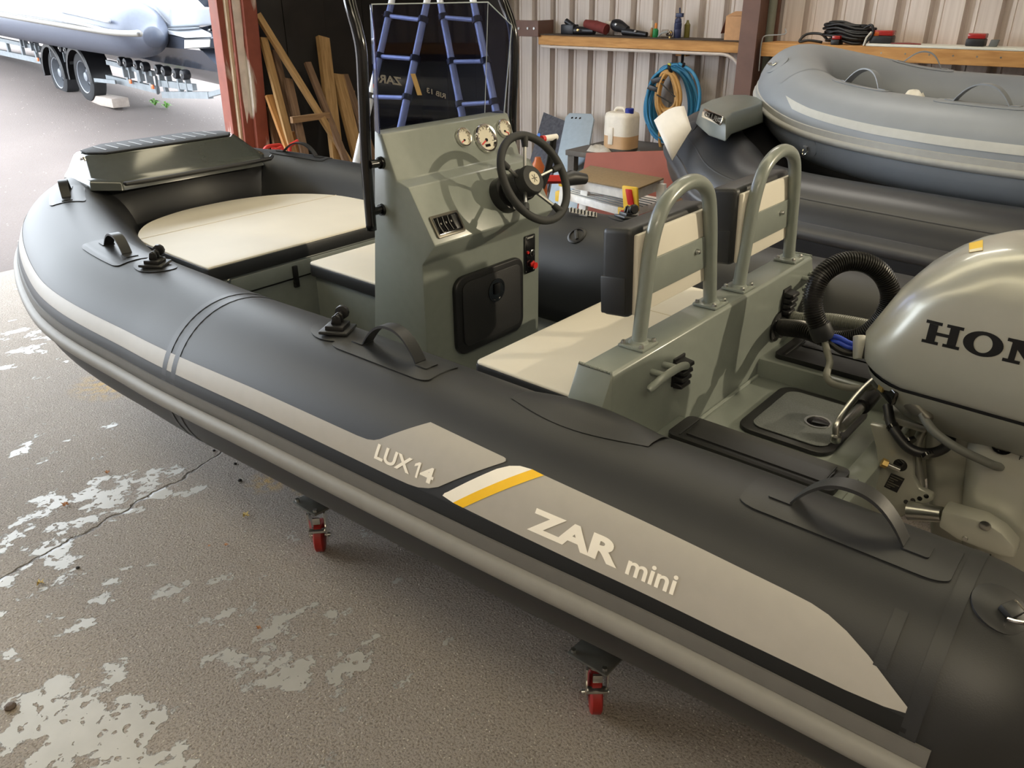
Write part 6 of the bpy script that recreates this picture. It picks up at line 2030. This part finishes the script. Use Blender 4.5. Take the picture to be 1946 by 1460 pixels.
MB().box((rx(1655), RY - 0.10, RT_ + 0.001), (rx(1946) + 1.2, RY + 0.09, RT_ + 0.016)).build('board', LBW, lbd, bevel=0.003)
MB().sweep([(rx(1652), RY - 0.105, RT_ + 0.005), (rx(1655), RY - 0.105, RT_ + 0.05), (rx(1662), RY - 0.10, RT_ + 0.085)], 0.006, 6).build('end_bracket', LBW, lbd)
REDL = mat('red_lens', (160, 34, 30), 0.25, coat=0.5)
AMBL = mat('amber_lens', (186, 84, 34), 0.25, coat=0.5)


def lamp(px, w, h, z0, label, dx=0.0, amber=False, dy=0.0):
    t = thing('tail_lamp', label, 'tail lamp', (rx(px), RY + dy, z0))
    x = rx(px)
    MB().box((x - w / 2, RY - 0.05 + dy, z0), (x + w / 2, RY + 0.03 + dy, z0 + h * 0.58)).build('housing', BLKPLAST, t, bevel=0.006)
    MB().box((x - w * 0.46, RY - 0.045 + dy, z0 + h * 0.58), (x + w * 0.5, RY + 0.025 + dy, z0 + h)).build('red_lens', REDL, t, bevel=0.006)
    if amber:
        MB().box((x - w * 0.5, RY - 0.047 + dy, z0 + h * 0.55), (x - w * 0.1, RY + 0.02 + dy, z0 + h * 0.9)).build('amber_lens', AMBL, t, bevel=0.006)
    return t


lamp(1676, 0.135, 0.075, RT_ + 0.017, 'red and amber tail lamp beside the black cable heap', amber=True)
lamp(1855, 0.100, 0.070, RT_ + 0.017, 'red tail lamp lying on the white light board')
lamp(1595, 0.055, 0.055, RT_ + 0.001, 'small red lamp at the shelf edge in front of the cable heap', dy=-0.04)
x = rx(1726)
tag(MB().prism([(x - 0.09, RY - 0.06, RT_ + 0.017), (x + 0.09, RY - 0.05, RT_ + 0.017), (x - 0.02, RY + 0.06, RT_ + 0.017)], (0, 0, 0.006)).build('red_triangle', mat('red_reflector', (120, 32, 34), 0.35), bevel=0.002), 'flat dark red reflector triangle on the white light board', 'reflector')
x = rx(1890)
tag(MB().obox((x, RY - 0.02, RT_ + 0.036), (0.022, 0, 0), (0, 0.012, 0), (0.004, 0, 0.019)).build('grey_clip', mat('grey_clip_plastic', (92, 94, 92), 0.5), bevel=0.003), 'small grey clip standing on the white light board', 'clip')
p_ = [AY(1492, 55, 5.66), AY(1494, 62, 5.64), AY(1486, 66, 5.63), AY(1455, 68, 5.61), AY(1448, 78, 5.605), AY(1445, 100, 5.605), AY(1442, 135, 5.605)]
tag(MB().sweep(crom(p_, 5), 0.004, 6).build('loose_wire', GALV), 'thin grey wire hanging over the shelf end by the column', 'wire')
# ================================================================== trailer and its boat out in the yard
W2, W1 = AD(160, 149, 10.7), AD(108, 131, 11.25)
ta = (W1 - W2)
ta.z = 0
ta.normalize()                      # towards the trailer's front
tn = Vector((-ta.y, ta.x, 0))
if tn.dot(CAM - W2) < 0:
    tn.negate()                     # towards the camera
EZ3 = Vector((0, 0, 1))


def TP(px, py, off=0.0):
    """point of the trailer's near side plane, moved off metres towards the camera"""
    r = ray(px, py)
    o = W2 + tn * off
    return CAM + r * ((o - CAM).dot(tn) / r.dot(tn))


zg = TP(160, 193).z


def yard_z(x):
    return min(0.75, -0.03 + max(0.0, (-6.05 - x) - 1.0) * 0.0885)


def on_yard(px, py):
    z = 0.2
    for _ in range(30):
        p = AZ(px, py, z)
        z = 0.5 * z + 0.5 * yard_z(p.x)
    return AZ(px, py, z)


zg = yard_z(W2.x)
TYRE = mat('tyre_rubber', (38, 38, 40), 0.8, var=0.15)
HUBM = mat('silver_wheel', (132, 136, 142), 0.45, 0.3)
trailer = thing('boat_trailer', 'galvanised twin axle boat trailer parked in the yard', 'trailer', (W2.x, W2.y, zg))
for c0, pt, pb in ((W2, (160, 104), (160, 193)), (W1, (108, 92), (108, 169))):
    zt_, zb_ = TP(*pt).z, zg
    R_ = 0.31
    c = Vector((c0.x, c0.y, zb_ + R_))
    wl = MB().lathe(c - tn * 0.18, tn, [(0.17, 0.0), (0.26, 0.0), (0.30, 0.02), (R_, 0.05), (R_, 0.15), (0.30, 0.18), (0.27, 0.19), (0.205, 0.19), (0.20, 0.17), (0.17, 0.0)], 40, cap=False).build('tyre', TYRE, trailer, angle=35)
    hb = MB().lathe(c - tn * 0.02, tn, [(0.206, 0.026), (0.192, 0.020), (0.183, -0.085), (0.15, -0.10), (0.12, -0.055), (0.07, -0.045), (0.055, 0.0), (0.001, 0.006)], 32, cap=False).build('wheel_rim', HUBM, trailer, angle=35)
    for k in range(8):
        a = 2 * PI * k / 8
        MB().obox(c + (ta * math.cos(a) + EZ3 * math.sin(a)) * 0.138 - tn * 0.092, ta * 0.018, EZ3 * 0.018, tn * 0.012).build('rim_hole', GLOSSBLK, hb, smooth=False)
    rows = []
    for k in range(15):
        a = math.radians(-8 + 196 * k / 14)
        d = ta * math.cos(a) + EZ3 * math.sin(a)
        p = c + d * 0.40
        rows.append([p - tn * 0.22, p + tn * 0.05, p + tn * 0.065 - d * 0.02, p + tn * 0.062 - d * 0.06])
    MB().grid(rows).build('mudguard', BLKPLAST, trailer, angle=40)


GALV2 = mat('trailer_galvanised', (128, 134, 138), 0.55, 0.3, var=0.15, scale=12)


def bar(pa, pb, off, h, w, name='frame_rail', m=GALV2):
    a, b = TP(*pa, off), TP(*pb, off)
    ax = (b - a) / 2
    return MB().obox(a + ax, ax, tn * w / 2, EZ3 * h / 2).build(name, m, trailer, smooth=False)


bar((-160, 40), (78, 92), -0.05, 0.055, 0.05)
bar((-160, 65), (80, 116), -0.05, 0.075, 0.05)
bar((205, 118), (292, 140), -0.05, 0.055, 0.05)
bar((205, 148), (300, 171), -0.05, 0.075, 0.05)
bar((305, 158), (370, 166), -0.02, 0.07, 0.05)
bar((312, 180), (400, 181), -0.02, 0.07, 0.06)
bar((392, 182), (470, 160), -0.02, 0.05, 0.05)
for px, y0_, y1_ in ((12, 76, 98), (40, 82, 106), (66, 90, 112), (240, 127, 157), (262, 132, 162), (284, 138, 168), (312, 156, 180), (340, 152, 182)):
    a, b = TP(px, y0_, -0.05), TP(px + 6, y1_, -0.05)
    ax = (b - a) / 2
    MB().obox(a + ax, ax, ta * 0.028, tn * 0.02).build('frame_strut', GALV2, trailer, smooth=False)
bar((180, 152), (220, 156), 0.05, 0.045, 0.02, 'mudguard_stay')
bar((297, 148), (300, 176), 0.03, 0.04, 0.03, 'winch_bracket')
ORG = mat('orange_reflector', (236, 110, 46), 0.35)
for px, py in ((72, 113), (248, 155), (290, 165)):
    MB().obox(TP(px, py, 0.0), ta * 0.028, EZ3 * 0.024, tn * 0.008).build('side_reflector', ORG, trailer, bevel=0.004)
ROLL = mat('roller_rubber', (30, 32, 38), 0.5)
for px, py in ((35, 63), (42, 66), (55, 71), (64, 74), (92, 82), (101, 86), (118, 91), (128, 95), (231, 117), (242, 119), (262, 124), (275, 127), (301, 132), (315, 135), (336, 140), (351, 142)):
    c = TP(px, py, 0.0)
    rl = MB().lathe(c - tn * 0.05, tn, [(0.045, 0), (0.055, 0.02), (0.055, 0.07), (0.048, 0.085), (0.02, 0.088)], 16).build('keel_roller', ROLL, trailer)
    MB().lathe(c + tn * 0.037, tn, [(0.014, 0), (0.012, 0.012)], 10).build('roller_pin', STEEL, rl)
    MB().obox(c - EZ3 * 0.10 - tn * 0.02, ta * 0.012, tn * 0.03, EZ3 * 0.08).build('roller_arm', GALV2, rl, smooth=False)
bar((250, 205), (250, 150), -1.3, 0.03, 0.03, 'axle_stay')

# the boat on it
yb = thing('trailer_boat', 'large grey rigid inflatable boat with white stripes sitting on the yard trailer', 'boat', TP(200, 140, -0.6))
YTUBE = mat('grey_blue_hypalon', (84, 90, 104), 0.40, var=0.05, bump=0.04)
YHULL = mat('dark_hull_gelcoat', (62, 66, 76), 0.25, var=0.04, coat=0.5)
YWHITE = mat('white_gelcoat', (196, 200, 206), 0.3, var=0.03, coat=0.4)
T_ = 0.25
pth = [TP(-260, -30, T_), TP(-120, 0, T_), TP(20, 24, T_), TP(120, 38, T_), TP(200, 48, T_), TP(246, 54, T_), TP(266, 58, T_), TP(280, 64, T_), TP(288, 69, T_ + 0.02), TP(292, 71, T_ + 0.04)]
rad = [0.33, 0.33, 0.325, 0.32, 0.31, 0.30, 0.275, 0.23, 0.15, 0.10]
pr4 = crom([tuple(p) + (r,) for p, r in zip(pth, rad)], 5)
MB().sweep([Vector(p[:3]) for p in pr4], [p[3] for p in pr4], 40).build('buoyancy_tube', YTUBE, yb, angle=180)
MB().lathe(TP(287, 69, T_ + 0.03), (TP(300, 71, T_) - TP(280, 66, T_)).normalized(), [(0.115, -0.02), (0.112, 0.03), (0.09, 0.06), (0.001, 0.075)], 28).build('tube_end_cap', YHULL, yb)


def tube_line(pxs, rr, m, name, off):
    MB().sweep(crom([TP(px, py, off) for px, py in pxs], 6), rr, 10).build(name, m, yb, angle=180)


tube_line(((-160, 0), (0, 28), (90, 43), (170, 56), (215, 62), (250, 64), (266, 64)), 0.030, RAIL, 'rub_rail', T_ + 0.31)
tube_line(((-160, -10), (0, 19), (90, 33), (170, 49), (205, 58), (240, 61), (264, 60)), 0.016, YWHITE, 'rail_highlight', T_ + 0.325)
tube_line(((110, 18), (150, 27), (207, 40)), 0.022, YWHITE, 'white_stripe', T_ + 0.31)
# hull: near side between chine and keel, transom, engine bracket deck
hrows = [[TP(px, py, o_) for px, py in r_] for o_, r_ in ((0.05, ((-160, 12), (0, 40), (140, 64), (290, 86), (384, 96))), (-0.06, ((-160, 26), (0, 54), (140, 82), (290, 116), (428, 140))), (-0.45, ((-160, 33), (0, 61), (140, 96), (290, 132), (436, 165))), (-1.0, ((-160, 20), (0, 50), (140, 84), (290, 118), (436, 150))))]
MB().grid(hrows).build('hull', YHULL, yb, smooth=False)
MB().prism([TP(378, 92, -0.06), TP(430, 92, -0.3), TP(440, 164, -0.45), TP(426, 141, -0.08)], -tn * 0.8).build('transom', YHULL, yb, smooth=False)
MB().prism([TP(250, -40, -0.5), TP(330, -40, -0.5), TP(410, -30, -0.8), TP(405, 60, -0.8), TP(300, 52, -0.3), TP(270, 30, -0.3)], -tn * 1.0).build('stern_bulkhead', YHULL, yb, smooth=False)
MB().prism([TP(303, 62, 0.05), TP(352, 73, 0.05), TP(400, 72, -0.1), TP(398, 91, -0.1), TP(352, 93, 0.05), TP(303, 91, 0.05)], -tn * 0.55).build('stern_platform', YHULL, yb, smooth=False, bevel=0.01)
MB().prism([TP(303, 60, 0.06), TP(352, 72, 0.06), TP(402, 70, -0.1), TP(372, 54, -0.6), TP(318, 50, -0.5)], EZ3 * 0.03).build('platform_deck', YWHITE, yb, smooth=False)
MB().prism([TP(352, 76, 0.06), TP(400, 75, -0.05), TP(399, 89, -0.05), TP(352, 92, 0.06)], tn * 0.01).build('step_tread', LBW, yb, smooth=False)
MB().prism([TP(262, -30, 0.1), TP(283, -5, 0.1), TP(307, 15, 0.05), TP(322, 16, 0.05), TP(325, 50, 0.0), TP(305, 55, 0.0), TP(296, 30, 0.05), TP(272, 5, 0.1), TP(250, -20, 0.1)], -tn * 0.5).build('coaming', YWHITE, yb, smooth=False, bevel=0.02)
c = TP(363, 120, -0.20)
MB().lathe(c, tn, [(0.042, 0), (0.042, 0.02), (0.026, 0.022), (0.024, 0.006), (0.001, 0.006)], 20).build('drain_fitting', LBW, yb)
MB().obox(TP(354, 6, -0.45), ta * 0.05, EZ3 * 0.06, tn * 0.02).build('label_plate', LBW, yb, smooth=False)
# its black outboard, half hidden by the post
om = thing('black_outboard', 'black outboard engine on the yard boat beside the door post', 'outboard motor', TP(405, 118, -0.9))
MB().prism([TP(362, -60, -0.8), TP(430, -60, -0.8), TP(440, 10, -0.8), TP(428, 24, -0.8), TP(380, 26, -0.8), TP(368, 10, -0.8)], -tn * 0.45).build('engine_cowl', GLOSSBLK, om, bevel=0.04)
MB().prism([TP(372, 28, -0.75), TP(430, 24, -0.75), TP(428, 50, -0.75), TP(408, 58, -0.75), TP(366, 48, -0.75)], -tn * 0.3).build('engine_pan', GLOSSBLK, om, bevel=0.02)
MB().prism([TP(392, 50, -0.78), TP(425, 48, -0.78), TP(428, 112, -0.78), TP(400, 112, -0.78)], -tn * 0.25).build('engine_leg', GLOSSBLK, om, bevel=0.02)
for k in range(5):
    c = TP(398 + 5 * (k % 3), 58 + 12 * k, -0.74)
    MB().lathe(c, tn, [(0.022, 0), (0.018, 0.015)], 10).build('bracket_bolt', STEEL, om)
MB().sweep(crom([TP(366, 47, -0.7), TP(380, 40, -0.65), TP(396, 44, -0.65), TP(410, 36, -0.7)], 5), 0.03, 10).build('steering_hose', GLOSSBLK, om)

# concrete chock block, weeds
CHOCK = mat('pale_concrete_block', (170, 158, 148), 0.9, var=0.12, scale=20, bump=0.3, bscale=60)
p0, p1, p2 = TP(171, 189, 0.35), TP(190, 203, 0.55), TP(243, 197, 0.45)
zb0 = TP(190, 203, 0.55).z
ax = (TP(243, 197, 0.5) - TP(190, 203, 0.5)) / 2
ax.z = 0
bc_ = on_yard(207, 199)
tag(MB().obox((bc_.x, bc_.y, bc_.z + 0.055), ax, tn * 0.11, EZ3 * 0.058).build('chock_block', CHOCK, bevel=0.01), 'pale concrete block wedged beside the trailer wheel', 'block')
LEAFG = mat('weed_green', (96, 150, 60), 0.7, var=0.2)
for k, (px, py, lb) in enumerate(((295, 197, 'small green weed left of its neighbour in the yard'), (317, 202, 'small green weed right of its neighbour in the yard'))):
    c = on_yard(px, py + 4)
    t = thing('weed', lb, 'weed', c, 'weeds in the yard')
    rd = random.Random(k)
    for i in range(11):
        a = 2 * PI * i / 11 + rd.uniform(-0.2, 0.2)
        L = rd.uniform(0.06, 0.12)
        d = Vector((math.cos(a), math.sin(a), 0))
        s = Vector((-d.y, d.x, 0)) * 0.014
        h = rd.uniform(0.03, 0.09)
        MB().add([c, c + d * L * 0.5 + s + EZ3 * h, c + d * L + EZ3 * h * 0.7, c + d * L * 0.5 - s + EZ3 * h], [(0, 1, 2, 3)]).build('leaf', LEAFG, t, smooth=False)

# ================================================================== litter on the slab
DRY = mat('dry_leaf', (186, 160, 92), 0.8, var=0.2)
DRYB = mat('brown_leaf', (168, 118, 78), 0.8, var=0.2)
STONE = mat('dark_chip', (40, 38, 38), 0.8)


def leaf(px, py, size, m, label, seed):
    c = AZ(px, py, 0.0)
    rd = random.Random(seed)
    n_ = 11
    ring = []
    for i in range(n_):
        a = 2 * PI * i / n_
        r = size * (1.0 if i % 2 else 0.55) * rd.uniform(0.8, 1.15)
        ring.append((c.x + r * math.cos(a), c.y + r * 0.7 * math.sin(a), 0.004 + rd.uniform(0.0, size * 0.5)))
    tag(MB().add([(c.x, c.y, 0.006)] + ring, [(0, i + 1, (i + 1) % n_ + 1) for i in range(n_)]).build('dry_leaf', m, smooth=False), label, 'leaf', 'dead leaves on the slab')


leaf(77, 1110, 0.020, DRY, 'yellow star shaped dead leaf near the long crack', 1)
leaf(125, 961, 0.020, DRYB, 'tan dead leaf on the pale paint at the far left', 2)
leaf(205, 900, 0.017, DRYB, 'pinkish dead leaf above the pale paint flake', 3)
leaf(467, 981, 0.022, DRY, 'curled ochre leaf left of the front castor', 4)
leaf(430, 1038, 0.012, DRYB, 'small brown leaf below the curled ochre leaf', 5)
leaf(398, 1040, 0.008, DRYB, 'tiny brown leaf scrap left of the small brown leaf', 6)
leaf(492, 1195, 0.012, DRYB, 'reddish leaf scrap on the right hand paint flake', 7)


def chip(px, py, size, label, m=STONE):
    c = AZ(px, py, 0.0)
    tag(MB().lathe((c.x, c.y, 0.0), (0, 0, 1), [(size, 0), (size * 1.1, size * 0.4), (size * 0.6, size * 0.9), (0.001, size)], 7).build('stone_chip', m, smooth=False), label, 'stone', 'stone chips on the slab')


chip(456, 914, 0.008, 'dark stone chip just below the hull shadow edge')
chip(407, 857, 0.006, 'dark stone chip at the end of the long crack')
chip(447, 882, 0.006, 'dark chip between the crack end and the hull')
chip(148, 1080, 0.006, 'dark chip right of the yellow star shaped leaf')
chip(20, 1345, 0.014, 'large brown stone at the lower left edge', mat('brown_stone', (96, 84, 78), 0.8))
